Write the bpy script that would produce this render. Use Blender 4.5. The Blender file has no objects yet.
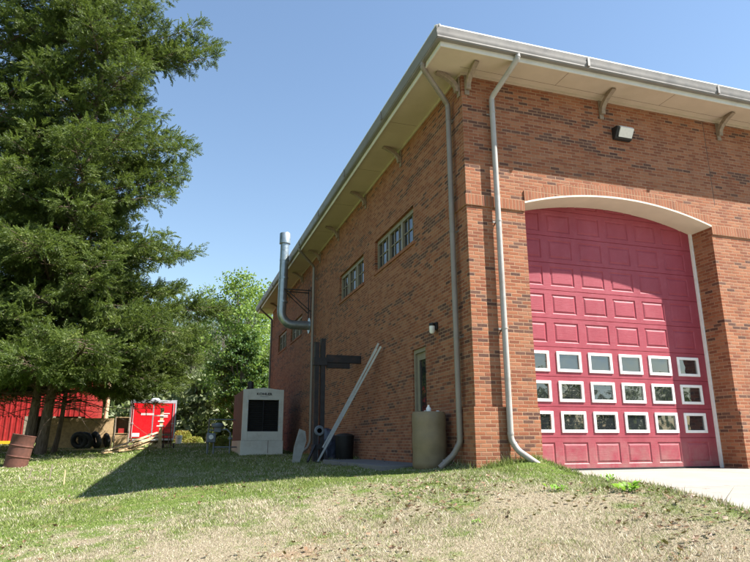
import bpy, math, random
import numpy as np
from mathutils import Vector, Matrix

random.seed(7)
RNG = np.random.default_rng(11)
S = bpy.context.scene
COL = S.collection
PI = math.pi

# ------------------------------------------------------------------ measured place (metres)
CAM = Vector((-4.6168, -9.0973, 0.4622)); YAW, PITCH, ROLL = .3121, .2557, -.0032
WALL_TOP = 7.07           # soffit level
LEN = 22.5                # side wall length
FRONT = 13.0              # front wall length
OPX0, OPX1, SPRING, RISE = 1.15, 5.41, 4.66, .33
RECESS = .54
SUNV = Vector((-.67, .40, -1.0))   # travel of the light

# ------------------------------------------------------------------ ground shape
_gy = [-60, -30, -9.1, 2.4, 12, 17, 25, 40, 200]
_gz = [-1.4, -1.6, -1.19, -.37, -.06, .15, .45, .5, .5]
_sy = [-60, 0, 3.5, 7, 14, 200]
_sx = [.108, .108, .062, .047, .0, .0]
def ground_h(x, y):
    x = np.asarray(x, float); y = np.asarray(y, float)
    g = 0; s = 0
    for d in (-1.2, -.4, .4, 1.2):
        g = g + np.interp(y + d, _gy, _gz) / 4; s = s + np.interp(y + d, _sy, _sx) / 4
    e = drive_x(y)
    z = g + s * (np.clip(x, -16, np.minimum(e, 1.1)) + 6)
    n = .018 * np.sin(1.7 * x + .6 * np.sin(1.1 * y)) * np.sin(1.3 * y + 1.) + .01 * np.sin(4.1 * x + 2.) * np.sin(3.7 * y)
    z = z + n
    # the bank falls away to the drive edge, then the lawn dips under the concrete
    t2 = np.clip((x - e + .9) / .8, 0, 1); t2 = t2 * t2 * (3 - 2 * t2) * np.clip((-.35 - y) / .9, 0, 1) * .8
    z = z * (1 - t2) + np.minimum(z, drive_h(y) + .015) * t2
    t = np.clip((x - e + .09) / .16, 0, 1); t = t * t * (3 - 2 * t)
    dz = drive_h(y) - .07
    inside = np.clip((1.0 - y) / .3, 0, 1)
    t = t * inside
    return z * (1 - t) + np.minimum(z, dz) * t
def drive_x(y): return np.interp(y, [-60, -14.5, -9, -5, -2.6, 5], [-4., -4., -1.1, .28, 1.11, 1.11])
def drive_h(y):
    y = np.asarray(y, float)
    return -.02 - .028 * np.clip(-y, 0, 60)
def gh(x, y): return float(ground_h(x, y))

# ------------------------------------------------------------------ mesh helpers
class MB:
    def __init__(s): s.v = []; s.f = []
    def add(s, vs, fs):
        o = len(s.v); s.v += [tuple(v) for v in vs]; s.f += [tuple(i + o for i in f) for f in fs]; return s
    def box(s, x0, x1, y0, y1, z0, z1):
        return s.add([(x0,y0,z0),(x1,y0,z0),(x1,y1,z0),(x0,y1,z0),(x0,y0,z1),(x1,y0,z1),(x1,y1,z1),(x0,y1,z1)],
                     [(0,3,2,1),(4,5,6,7),(0,1,5,4),(1,2,6,5),(2,3,7,6),(3,0,4,7)])
    def quad(s, a, b, c, d): return s.add([a,b,c,d], [(0,1,2,3)])
    def bar(s, p, q, w, h, up=(0,0,1)):
        p = Vector(p); q = Vector(q); d = (q-p).normalized(); u = Vector(up)
        r = d.cross(u)
        if r.length < 1e-4: r = d.cross(Vector((1,0,0)))
        r.normalize(); u = r.cross(d).normalized()
        vs = []
        for c in (p, q):
            for a, b in ((-1,-1),(1,-1),(1,1),(-1,1)): vs.append(c + r*a*w/2 + u*b*h/2)
        return s.add(vs, [(0,1,2,3),(7,6,5,4),(0,4,5,1),(1,5,6,2),(2,6,7,3),(3,7,4,0)])
    def tube(s, pts, rad, n=10, cap=True):
        pts = [Vector(p) for p in pts]
        if not hasattr(rad, '__len__'): rad = [rad]*len(pts)
        vs = []; fs = []
        t0 = (pts[1]-pts[0]).normalized()
        r = t0.cross(Vector((0,0,1)))
        if r.length < .05: r = t0.cross(Vector((1,0,0)))
        r.normalize()
        for i, p in enumerate(pts):
            if i == 0: t = pts[1]-pts[0]
            elif i == len(pts)-1: t = pts[-1]-pts[-2]
            else: t = (pts[i+1]-pts[i]).normalized() + (pts[i]-pts[i-1]).normalized()
            t.normalize(); r = (r - t*r.dot(t)).normalized(); b = t.cross(r)
            for k in range(n):
                a = 2*PI*k/n; vs.append(p + (r*math.cos(a) + b*math.sin(a))*rad[i])
        for i in range(len(pts)-1):
            for k in range(n):
                fs.append((i*n+k, i*n+(k+1)%n, (i+1)*n+(k+1)%n, (i+1)*n+k))
        if cap:
            fs.append(tuple(range(n))[::-1]); fs.append(tuple(range((len(pts)-1)*n, len(pts)*n)))
        return s.add(vs, fs)
    def lathe(s, prof, c=(0,0,0), n=28, axis='z'):
        vs = []; fs = []
        for r, z in prof:
            for k in range(n):
                a = 2*PI*k/n
                if axis == 'z': vs.append((c[0]+r*math.cos(a), c[1]+r*math.sin(a), c[2]+z))
                elif axis == 'y': vs.append((c[0]+r*math.cos(a), c[1]+z, c[2]+r*math.sin(a)))
                else: vs.append((c[0]+z, c[1]+r*math.cos(a), c[2]+r*math.sin(a)))
        m = len(prof)
        for i in range(m-1):
            for k in range(n): fs.append((i*n+k, i*n+(k+1)%n, (i+1)*n+(k+1)%n, (i+1)*n+k))
        fs.append(tuple(range(n))[::-1]); fs.append(tuple(range((m-1)*n, m*n)))
        return s.add(vs, fs)
    def prism(s, poly, axis, a, b):
        """poly 2-D extruded along an axis from a to b"""
        n = len(poly)
        def P(u, w, t): return {'x': (t,u,w), 'y': (u,t,w), 'z': (u,w,t)}[axis]
        vs = [P(u,w,a) for u,w in poly] + [P(u,w,b) for u,w in poly]
        fs = [tuple(range(n)), tuple(range(n,2*n))[::-1]] + [(i, i+n, (i+1)%n+n, (i+1)%n) for i in range(n)]
        return s.add(vs, fs)
    def build(s, name, mat, parent=None, smooth=False, bevel=0, M=None):
        me = bpy.data.meshes.new(name)
        me.from_pydata(s.v, [], s.f); me.update()
        import bmesh
        bm = bmesh.new(); bm.from_mesh(me); bmesh.ops.recalc_face_normals(bm, faces=bm.faces); bm.to_mesh(me); bm.free()
        if smooth:
            for p in me.polygons: p.use_smooth = True
            me.set_sharp_from_angle(angle=math.radians(40))
        return link(name, me, mat, parent, bevel)
def link(name, me, mat, parent=None, bevel=0):
    me.name = name
    if mat is not None: me.materials.append(mat)
    o = bpy.data.objects.new(name, me); COL.objects.link(o)
    if parent is not None:
        o.parent = parent
        o.matrix_parent_inverse = world_of(parent).inverted()
    if bevel:
        b = o.modifiers.new('bevel', 'BEVEL'); b.width = bevel; b.segments = 2; b.limit_method = 'ANGLE'; b.angle_limit = math.radians(35)
    return o
def world_of(o):
    m = o.matrix_basis.copy()
    p = o.parent
    if p is not None: m = world_of(p) @ o.matrix_parent_inverse @ m
    return m
def tag(o, label=None, cat=None, group=None, kind=None):
    if label: o['label'] = label
    if cat: o['category'] = cat
    if group: o['group'] = group
    if kind: o['kind'] = kind
    return o
def empty(name, loc, label, cat, group=None):
    o = bpy.data.objects.new(name, None); COL.objects.link(o); o.location = loc; o.empty_display_size = .2
    return tag(o, label, cat, group)
def tri_mesh(name, V, mat, parent=None, k=3):
    """V: (n*k,3) array, every k rows one face"""
    V = np.ascontiguousarray(V, dtype=np.float32); n = len(V)//k
    me = bpy.data.meshes.new(name)
    me.vertices.add(len(V)); me.vertices.foreach_set('co', V.ravel())
    me.loops.add(n*k); me.loops.foreach_set('vertex_index', np.arange(n*k, dtype=np.int32))
    me.polygons.add(n); me.polygons.foreach_set('loop_start', np.arange(0, n*k, k, dtype=np.int32))
    me.update(calc_edges=True)
    return link(name, me, mat, parent)

# ------------------------------------------------------------------ node helpers
class NT:
    def __init__(s, name):
        s.m = bpy.data.materials.new(name); s.m.use_nodes = True; s.t = s.m.node_tree
        s.t.nodes.clear(); s.out = s.t.nodes.new('ShaderNodeOutputMaterial')
        s._geo = None
    def n(s, typ, ins=None, **kw):
        nd = s.t.nodes.new('ShaderNode' + typ)
        for k, v in kw.items(): setattr(nd, k, v)
        if ins:
            for k, v in ins.items(): s.set(nd.inputs[k], v)
        return nd
    def set(s, sock, v):
        if hasattr(v, 'links'): s.t.links.new(v, sock)
        elif isinstance(v, (tuple, list)) and len(v) == 3 and sock.type == 'RGBA': sock.default_value = (*v, 1)
        else: sock.default_value = v
    def math(s, op, a, b=None, c=None, clamp=False):
        nd = s.t.nodes.new('ShaderNodeMath'); nd.operation = op; nd.use_clamp = clamp
        for i, v in enumerate((a, b, c)):
            if v is not None: s.set(nd.inputs[i], v)
        return nd.outputs[0]
    def mix(s, f, a, b, blend='MIX'):
        nd = s.t.nodes.new('ShaderNodeMix'); nd.data_type = 'RGBA'; nd.blend_type = blend
        s.set(nd.inputs[0], f); s.set(nd.inputs[6], a); s.set(nd.inputs[7], b); return nd.outputs[2]
    def ramp(s, f, stops, interp='LINEAR'):
        nd = s.t.nodes.new('ShaderNodeValToRGB'); s.set(nd.inputs[0], f); cr = nd.color_ramp; cr.interpolation = interp
        while len(cr.elements) < len(stops): cr.elements.new(.5)
        for e, (p, c) in zip(cr.elements, stops):
            e.position = p; e.color = (*c, 1) if hasattr(c, '__len__') else (c, c, c, 1)
        return nd.outputs[0]
    def pos(s):
        if s._geo is None: s._geo = s.t.nodes.new('ShaderNodeNewGeometry')
        return s._geo.outputs['Position']
    def noise(s, scale, detail=3, rough=.55, vec=None, out=0, dist=0):
        nd = s.n('TexNoise', {'Scale': scale, 'Detail': detail, 'Roughness': rough, 'Distortion': dist})
        s.set(nd.inputs['Vector'], vec if vec is not None else s.pos()); return nd.outputs[out]
    def island(s):
        s.pos(); return s._geo.outputs['Random Per Island']
    def bump(s, h, dist=.01, strength=1.0):
        return s.n('Bump', {'Height': h, 'Distance': dist, 'Strength': strength}).outputs[0]
    def pbr(s, color, rough=.6, metal=0.0, normal=None, spec=None, **kw):
        b = s.n('BsdfPrincipled', {'Base Color': color, 'Roughness': rough, 'Metallic': metal})
        if normal is not None: s.set(b.inputs['Normal'], normal)
        if spec is not None: s.set(b.inputs['Specular IOR Level'], spec)
        for k, v in kw.items(): s.set(b.inputs[k], v)
        s.t.links.new(b.outputs[0], s.out.inputs[0]); return b
def scaled(s, vec, sc):
    return s.n('VectorMath', {0: vec, 1: sc}, operation='MULTIPLY').outputs[0]

def simple(name, col, rough=.6, metal=0.0, var=.12, nscale=6, bumpd=0.0, spec=None, dirt=None, dirt_amt=.5):
    s = NT(name)
    f = s.noise(nscale, 5, .6)
    lo = tuple(c*(1-var) for c in col); hi = tuple(min(1, c*(1+var)) for c in col)
    c = s.ramp(f, [(.3, lo), (.7, hi)])
    if dirt:
        d = s.ramp(s.noise(nscale*.45, 6, .7), [(.52, 0.0), (.68, dirt_amt)])
        c = s.mix(d, c, dirt)
    nm = s.bump(s.noise(nscale*6, 4), bumpd) if bumpd else None
    s.pbr(c, s.ramp(s.noise(nscale*2, 3), [(.3, max(0, rough-.1)), (.7, min(1, rough+.1))]), metal, nm, spec)
    return s.m

def brick_mat(name, soldier=False):
    s = NT(name)
    sp = s.n('SeparateXYZ', {0: s.pos()})
    u = s.math('ADD', sp.outputs[0], sp.outputs[1]); w = sp.outputs[2]
    if soldier: bw, bh, a, b = .0677, .2032, u, s.math('SUBTRACT', w, 4.47)
    else: bw, bh, a, b = .196, .0625, u, w
    # slightly wavy coordinates so that joints are not ruled lines
    wob = s.noise(9, 2); a = s.math('ADD', a, s.math('MULTIPLY', s.math('SUBTRACT', wob, .5), .008))
    b = s.math('ADD', b, s.math('MULTIPLY', s.math('SUBTRACT', s.noise(7.3, 2), .5), .006))
    rowf = s.math('DIVIDE', b, bh); row = s.math('FLOOR', rowf)
    off = 0.0 if soldier else s.math('MULTIPLY', s.math('MODULO', s.math('ADD', row, 1000.0), 2.0), .5)
    colf = s.math('ADD', s.math('DIVIDE', a, bw), off) if not soldier else s.math('DIVIDE', a, bw)
    col = s.math('FLOOR', colf)
    cell = s.n('CombineXYZ', {0: col, 1: row}).outputs[0]
    wn = s.n('TexWhiteNoise', {'Vector': cell}, noise_dimensions='3D')
    r = wn.outputs[0]
    wn2 = s.n('TexWhiteNoise', {'Vector': s.n('VectorMath', {0: cell, 1: (37.3, 11.7, 5.)}, operation='ADD').outputs[0]}, noise_dimensions='3D')
    # distance to joints in metres
    fu = s.math('FRACT', colf); fv = s.math('FRACT', rowf)
    du = s.math('MULTIPLY', s.math('MINIMUM', fu, s.math('SUBTRACT', 1.0, fu)), bw)
    dv = s.math('MULTIPLY', s.math('MINIMUM', fv, s.math('SUBTRACT', 1.0, fv)), bh)
    d = s.math('MINIMUM', du, dv)
    d = s.math('ADD', d, s.math('MULTIPLY', s.math('SUBTRACT', s.noise(60, 2), .5), .004))
    mort = s.ramp(s.math('DIVIDE', d, .012), [(.38, 1.0), (.72, 0.0)])
    c = s.ramp(r, [(0, (.18,.060,.034)), (.25, (.235,.080,.040)), (.55, (.30,.110,.052)), (.8, (.36,.160,.085)), (1, (.28,.130,.080))] if not soldier else [(0, (.24,.085,.045)), (.5, (.30,.115,.058)), (1, (.34,.15,.085))])
    # burnt bricks come in short runs
    clus = s.noise(1.0, 2, .5, vec=scaled(s, cell, (.055, .21, 1.)))
    thr = s.ramp(clus, [(.42, .995), (.53, .96), (.60, .50), (.75, .28)])
    dark = s.math('GREATER_THAN', wn2.outputs[0], thr)
    dk = s.ramp(r, [(0, (.028,.023,.026)), (1, (.075,.050,.046))])
    c = s.mix(s.math('MULTIPLY', dark, .86 if not soldier else .35), c, dk)
    # mottling in each brick and weathering over the wall
    c = s.mix(s.ramp(s.noise(38, 3, .7), [(.35, 0.0), (.7, .45)]), c, s.mix(.5, c, (.38, .18, .11)))
    c = s.mix(s.ramp(s.noise(.5, 5, .65), [(.35, 0.0), (.8, .35)]), c, (.25, .12, .075))
    streak = s.ramp(s.noise(1.0, 5, .65, vec=scaled(s, s.pos(), (3.2,3.2,.35))), [(.5, 0.0), (.72, .30)])
    c = s.mix(streak, c, (.12,.062,.045))
    mc = s.ramp(s.noise(3, 4), [(.3, (.27,.165,.10)), (.7, (.40,.27,.18))])
    c = s.mix(mort, c, mc)
    c = s.mix(1.0, c, (.94,.88,.84), 'MULTIPLY')
    hgt = s.math('ADD', s.math('MULTIPLY', s.math('SUBTRACT', 1.0, mort), 1.0), s.math('MULTIPLY', s.noise(70, 4, .7), .6))
    s.pbr(c, .88, 0.0, s.bump(hgt, .006, .8), .25)
    return s.m

def lawn_color(s, rnd=None):
    """green spring growth against dormant straw, by place"""
    sp = s.n('SeparateXYZ', {0: s.pos()})
    n1 = s.noise(.42, 5, .62); n2 = s.noise(2.3, 4, .65)
    # dormant strip nearer the photographer
    g = s.math('MULTIPLY', s.math('ADD', sp.outputs[1], s.math('MULTIPLY', sp.outputs[0], -.12)), .11)
    g = s.math('ADD', g, .60)
    g = s.math('ADD', s.math('MAXIMUM', s.math('MINIMUM', g, .74), .30), s.math('MULTIPLY', s.math('SUBTRACT', n1, .5), 1.3))
    g = s.math('ADD', g, s.math('MULTIPLY', s.math('SUBTRACT', n2, .5), 1.5))
    g = s.math('ADD', g, s.math('MULTIPLY', s.ramp(s.math('ADD', s.math('MULTIPLY', sp.outputs[0], .5), .55), [(.2, 0.0), (1.0, 1.0)]), .34))
    return g

def grass_mat():
    s = NT('grass_blades'); g = lawn_color(s); r = s.island()
    g = s.math('ADD', g, s.math('MULTIPLY', s.math('SUBTRACT', r, .5), 1.0))
    straw = s.ramp(s.n('TexWhiteNoise', {'W': s.math('MULTIPLY', r, 917.)}, noise_dimensions='1D').outputs[0], [(0, (.15,.105,.07)), (.25, (.38,.32,.22)), (1, (.70,.64,.49))])
    green = s.ramp(s.n('TexWhiteNoise', {'W': s.math('MULTIPLY', r, 331.)}, noise_dimensions='1D').outputs[0], [(0, (.09,.125,.025)), (.5, (.165,.215,.048)), (1, (.30,.33,.11))])
    c = s.mix(s.ramp(g, [(.44, 0.0), (.56, 1.0)]), straw, green)
    a = s.n('BsdfPrincipled', {'Base Color': c, 'Roughness': .6, 'Specular IOR Level': .25})
    b = s.n('BsdfTranslucent', {'Color': c})
    m = s.n('MixShader', {0: .3, 1: a.outputs[0], 2: b.outputs[0]})
    s.t.links.new(m.outputs[0], s.out.inputs[0]); return s.m
def ground_mat():
    s = NT('lawn_soil'); g = lawn_color(s)
    fine = s.noise(60, 4, .7)
    straw = s.ramp(fine, [(.3, (.14,.11,.075)), (.55, (.31,.26,.18)), (.75, (.48,.43,.31))])
    green = s.ramp(fine, [(.3, (.055,.085,.018)), (.55, (.12,.18,.035)), (.75, (.20,.27,.06))])
    c = s.mix(s.ramp(g, [(.35, 0.0), (.65, 1.0)]), straw, green)
    bare = s.ramp(s.noise(.8, 5, .7), [(.60, 0.0), (.68, .8)])
    c = s.mix(bare, c, (.30,.20,.13))
    sp = s.n('SeparateXYZ', {0: s.pos()})
    far = s.ramp(s.math('MULTIPLY', s.math('ADD', sp.outputs[1], 9.0), -.25), [(.0, 0.0), (1.0, 1.0)])  # lawn out of view, toned dark to lower light bounced onto the walls
    c = s.mix(far, c, s.mix(s.noise(1.5, 5), (.05,.075,.02), (.10,.11,.045)))
    s.pbr(c, .95, 0, s.bump(s.noise(35, 5, .7), .03), .1); return s.m

def leaf_mat(name, stops, clump=.35, trans=.3, cs=1.0):
    s = NT(name); r = s.island()
    f = s.math('ADD', s.math('MULTIPLY', r, 1-clump), s.math('MULTIPLY', s.ramp(s.noise(cs, 4, .6), [(.3, 0.0), (.7, 1.0)]), clump))
    c = s.ramp(f, stops)
    a = s.n('BsdfPrincipled', {'Base Color': c, 'Roughness': .5, 'Specular IOR Level': .3})
    b = s.n('BsdfTranslucent', {'Color': s.mix(.5, c, (.30,.42,.06))})
    m = s.n('MixShader', {0: trans, 1: a.outputs[0], 2: b.outputs[0]})
    s.t.links.new(m.outputs[0], s.out.inputs[0]); return s.m

def bark_mat(name, c0, c1):
    s = NT(name)
    v = scaled(s, s.pos(), (14., 14., 2.2))
    f = s.noise(1.6, 6, .7, vec=v)
    s.pbr(s.ramp(f, [(.32, c0), (.68, c1)]), .9, 0, s.bump(f, .04), .15); return s.m

def concrete_mat(name, col):
    s = NT(name)
    f = s.noise(1.1, 8, .7); c = s.ramp(f, [(.3, tuple(x*.78 for x in col)), (.7, col)])
    c = s.mix(s.ramp(s.noise(70, 3), [(.55, 0.0), (.75, .35)]), c, tuple(x*.6 for x in col))
    vo = s.n('TexVoronoi', {'Scale': .33}, feature='DISTANCE_TO_EDGE'); wv = s.n('VectorMath', {0: s.pos(), 1: s.n('TexNoise', {'Scale': 2.2, 'Detail': 5.0, 'Vector': s.pos()}).outputs[1]}, operation='ADD').outputs[0]; s.set(vo.inputs['Vector'], wv)
    c = s.mix(s.ramp(vo.outputs[0], [(.0, .75), (.004, 0.0)]), c, tuple(x*.3 for x in col))
    c = s.mix(s.ramp(s.noise(.35, 6, .75), [(.5, 0.0), (.75, .4)]), c, (.40,.33,.25))
    s.pbr(c, .9, 0, s.bump(s.noise(50, 5), .004), .2); return s.m

def door_mat():
    s = NT('faded_red_paint')
    v = scaled(s, s.pos(), (1.5, 1.5, .35))
    f = s.noise(1.4, 6, .7, vec=v)
    c = s.ramp(f, [(.3, (.25,.036,.052)), (.7, (.32,.056,.076))])
    # embossed wood grain and chalking
    grain = s.noise(1.0, 4, .6, vec=scaled(s, s.pos(), (5., 5., 150.)))
    c = s.mix(s.ramp(s.noise(5, 5, .7), [(.5, 0.0), (.8, .25)]), c, (.42,.14,.165))
    sp = s.n('SeparateXYZ', {0: s.pos()})
    low = s.math('MULTIPLY', s.ramp(s.math('MULTIPLY', sp.outputs[2], 1.2), [(0, 1.0), (.75, 0.0)]), s.ramp(s.noise(4, 6, .75), [(.35, 0.0), (.7, .75)]))
    c = s.mix(low, c, (.30,.20,.17))
    s.pbr(c, .52, 0, s.bump(grain, .003), .35); return s.m

def glass_mat(name, tint=(.012,.014,.017), rough=.03, wav=.0, ior=1.52):
    s = NT(name)
    c = s.ramp(s.noise(3, 4), [(.3, tint), (.8, tuple(t*2.2 for t in tint))])
    nm = s.bump(s.noise(2.2, 2), .02, .35) if wav else None
    s.pbr(c, rough, 0, nm, .6, **{'IOR': ior}); return s.m

M = {}
M['brick'] = brick_mat('red_brick_running_bond'); M['soldier'] = brick_mat('red_brick_soldier_course', True)
M['door'] = door_mat()
M['white'] = simple('white_vinyl', (.78,.77,.74), .45, 0, .05, 8, dirt=(.5,.46,.38), dirt_amt=.3)
M['cream'] = simple('cream_painted_board', (.53,.44,.345), .65, 0, .07, 2.2, .002, dirt=(.42,.34,.22), dirt_amt=.35)
M['fascia'] = simple('off_white_fascia', (.62,.58,.50), .55, 0, .06, 3, dirt=(.4,.36,.3), dirt_amt=.4)
M['lintel'] = simple('cream_arch_trim', (.64,.58,.46), .6, 0, .05, 4)
M['gutter'] = simple('weathered_grey_gutter', (.20,.185,.17), .5, .05, .12, 3, dirt=(.16,.14,.13), dirt_amt=.6)
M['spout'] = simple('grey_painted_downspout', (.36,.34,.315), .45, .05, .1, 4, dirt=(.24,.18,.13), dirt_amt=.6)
M['spoutside'] = simple('shade_toned_downspout', (.22,.19,.16), .45, .05, .1, 4, dirt=(.2,.15,.11), dirt_amt=.5)  # the downspout paint again, darkened for the shaded side wall
M['bracket'] = simple('weathered_wood_bracket', (.26,.20,.15), .8, 0, .25, 18, .003)
M['roof'] = simple('grey_shingles', (.09,.085,.08), .9, 0, .3, 12, .01)
M['winframe'] = simple('tan_window_frame', (.24,.21,.15), .55, 0, .1, 9)
M['glass'] = glass_mat('dark_window_glass', wav=1)
M['doorglass'] = glass_mat('garage_door_glass', (.012,.014,.016), .02, 1, 2.1)
M['concrete'] = concrete_mat('pale_concrete', (.30,.275,.245)); M['slab'] = concrete_mat('grey_concrete', (.20,.19,.18))
M['black'] = simple('black_metal', (.018,.018,.019), .55, .2, .2, 9)
M['darksteel'] = simple('dark_painted_steel', (.035,.033,.034), .6, .3, .3, 8, dirt=(.10,.05,.03), dirt_amt=.5)
M['steel'] = simple('galvanised_flue', (.33,.38,.40), .38, .75, .15, 6, dirt=(.15,.16,.16), dirt_amt=.5)
M['alu'] = simple('aluminium', (.52,.55,.60), .38, .25, .1, 12, dirt=(.4,.38,.35), dirt_amt=.4)
M['genpaint'] = simple('off_white_enclosure_paint', (.58,.56,.48), .5, 0, .06, 3, dirt=(.34,.27,.19), dirt_amt=.4)
M['gendark'] = simple('rusty_brown_panel', (.10,.062,.042), .7, 0, .3, 5)
M['drum'] = simple('tan_plastic_drum', (.185,.14,.08), .55, 0, .2, 5, dirt=(.2,.14,.08), dirt_amt=.5)
M['rust'] = simple('rusted_steel', (.115,.045,.032), .85, .1, .35, 9, .004, dirt=(.09,.04,.03), dirt_amt=.8)
M['tire'] = simple('tyre_rubber', (.016,.016,.018), .65, 0, .25, 10)
M['osb'] = simple('weathered_plywood', (.46,.32,.17), .85, 0, .25, 10, .003, dirt=(.26,.18,.11), dirt_amt=.6)
M['lumber'] = simple('bare_lumber', (.58,.44,.26), .8, 0, .2, 9, .002, dirt=(.36,.28,.2), dirt_amt=.5)
M['greywood'] = simple('grey_weathered_wood', (.26,.21,.16), .9, 0, .3, 12, .004)
M['redmetal'] = simple('red_ribbed_metal', (.33,.022,.022), .45, .1, .15, 3, dirt=(.28,.03,.03), dirt_amt=.5)
M['trailerred'] = simple('glossy_trailer_red', (.62,.012,.020), .28, 0, .06, 3)
M['shedroof'] = simple('rusting_shed_roof', (.20,.13,.10), .7, .3, .3, 4)
M['board'] = simple('dirty_grey_board', (.30,.29,.24), .7, 0, .15, 6, dirt=(.16,.14,.1), dirt_amt=.6)
M['blue'] = simple('faded_blue_grey_plastic', (.085,.10,.14), .6, 0, .2, 7)
M['meter'] = simple('grey_gas_meter_paint', (.16,.18,.20), .5, .2, .15, 7)
M['interior'] = simple('dark_shed_interior', (.05,.042,.035), .9, 0, .3, 3)
M['yellow'] = simple('yellow_paint', (.60,.40,.02), .5, 0, .1, 6)
M['joint'] = simple('dark_joint_sealant', (.10,.055,.04), .9, 0, .1, 8)
M['lens'] = simple('frosted_lamp_lens', (.72,.72,.68), .2, 0, .06, 20)
M['barkc'] = bark_mat('cedar_bark', (.07,.048,.035), (.24,.18,.14))
M['barkd'] = bark_mat('hardwood_bark', (.09,.075,.06), (.28,.25,.21))
M['cedar'] = leaf_mat('cedar_foliage', [(0, (.013,.026,.008)), (.35, (.048,.078,.017)), (.7, (.130,.175,.038)), (.92, (.25,.28,.075)), (1, (.25,.17,.09))], .45, .32, 1.1)
M['pine'] = leaf_mat('pine_foliage', [(0, (.055,.075,.030)), (.5, (.115,.150,.060)), (1, (.21,.24,.11))], .5, .3, .5)
M['bright'] = leaf_mat('spring_leaves', [(0, (.06,.12,.02)), (.5, (.15,.24,.045)), (1, (.31,.40,.11))], .5, .4, .7)
M['darkleaf'] = leaf_mat('evergreen_leaves', [(0, (.018,.045,.010)), (.5, (.040,.085,.016)), (1, (.08,.14,.03))], .4, .25, .7)
M['wood'] = leaf_mat('far_wood_leaves', [(0, (.09,.11,.055)), (.5, (.17,.20,.10)), (.8, (.25,.27,.15)), (1, (.33,.31,.22))], .5, .3, .25)  # paled toward grey: distance haze is put into the leaf colour
M['bushy'] = leaf_mat('yellow_green_bush_leaves', [(0, (.14,.15,.03)), (1, (.36,.36,.09))], .3, .35, 3)
M['weed'] = leaf_mat('weed_leaves', [(0, (.10,.24,.02)), (1, (.24,.46,.05))], .3, .4, 5)
M['deadleaf'] = leaf_mat('dead_leaves', [(0, (.05,.030,.018)), (.5, (.13,.075,.040)), (1, (.27,.17,.10))], .1, .1, 5)

# ------------------------------------------------------------------ world, sun, camera
W = bpy.data.worlds.new('World'); S.world = W; W.use_nodes = True
nt = W.node_tree; nt.nodes.clear()
sky = nt.nodes.new('ShaderNodeTexSky'); sky.sky_type = 'NISHITA'; sky.sun_disc = False
to_sun = (-SUNV).normalized()
sky.sun_elevation = math.asin(to_sun.z); sky.sun_rotation = math.atan2(to_sun.x, to_sun.y)
sky.air_density = 1.35; sky.dust_density = .15; sky.ozone_density = 1.9; sky.altitude = 200
bg = nt.nodes.new('ShaderNodeBackground'); bg.inputs[1].default_value = .066
wo = nt.nodes.new('ShaderNodeOutputWorld')
nt.links.new(sky.outputs[0], bg.inputs[0]); nt.links.new(bg.outputs[0], wo.inputs[0])
sl = bpy.data.lights.new('sun', 'SUN'); sl.energy = 5.0; sl.angle = math.radians(.53); sl.color = (1, .955, .88)
so = bpy.data.objects.new('sun', sl); COL.objects.link(so); so.rotation_euler = SUNV.to_track_quat('-Z', 'Y').to_euler(); so.location = (20, -20, 40)

cd = bpy.data.cameras.new('camera'); cam = bpy.data.objects.new('camera', cd); COL.objects.link(cam); S.camera = cam
cd.sensor_width = 36; cd.lens = 617.42/750*36; cd.clip_end = 2000; cd.clip_start = .05
fw = Vector((math.sin(YAW)*math.cos(PITCH), math.cos(YAW)*math.cos(PITCH), math.sin(PITCH)))
rt = Vector((math.cos(YAW), -math.sin(YAW), 0)); up = rt.cross(fw)
r2 = rt*math.cos(ROLL) + up*math.sin(ROLL); u2 = -rt*math.sin(ROLL) + up*math.cos(ROLL)
mm = Matrix((r2, u2, -fw)).transposed().to_4x4(); mm.translation = CAM; cam.matrix_world = mm
S.view_settings.view_transform = 'Standard'; S.view_settings.look = 'None'; S.view_settings.exposure = 1.64; S.view_settings.gamma = 1
S.cycles.max_bounces = 8; S.cycles.diffuse_bounces = 4; S.cycles.transparent_max_bounces = 8
S.cycles.use_denoising = True

# ------------------------------------------------------------------ ground
def make_ground():
    xs = np.concatenate([np.linspace(-600, -40, 12)[:-1], np.linspace(-40, -14, 27)[:-1], np.arange(-14, 4, .16), np.linspace(4, 40, 30), np.linspace(60, 600, 10)])
    ys = np.concatenate([np.linspace(-600, -40, 10)[:-1], np.linspace(-40, -9, 25)[:-1], np.arange(-9, 12, .18), np.linspace(12, 45, 60), np.linspace(55, 900, 12)])
    X, Y = np.meshgrid(xs, ys); Z = ground_h(X, Y)
    nx, ny = len(xs), len(ys)
    V = np.stack([X, Y, Z], -1).reshape(-1, 3)
    i = np.arange((ny-1)*nx).reshape(ny-1, nx)[:, :-1].ravel()
    F = np.stack([i, i+1, i+nx+1, i+nx], 1)
    me = bpy.data.meshes.new('ground'); me.from_pydata(V.tolist(), [], F.tolist()); me.update()
    for p in me.polygons: p.use_smooth = True
    o = link('ground', me, ground_mat()); o['kind'] = 'structure'
make_ground()

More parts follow.
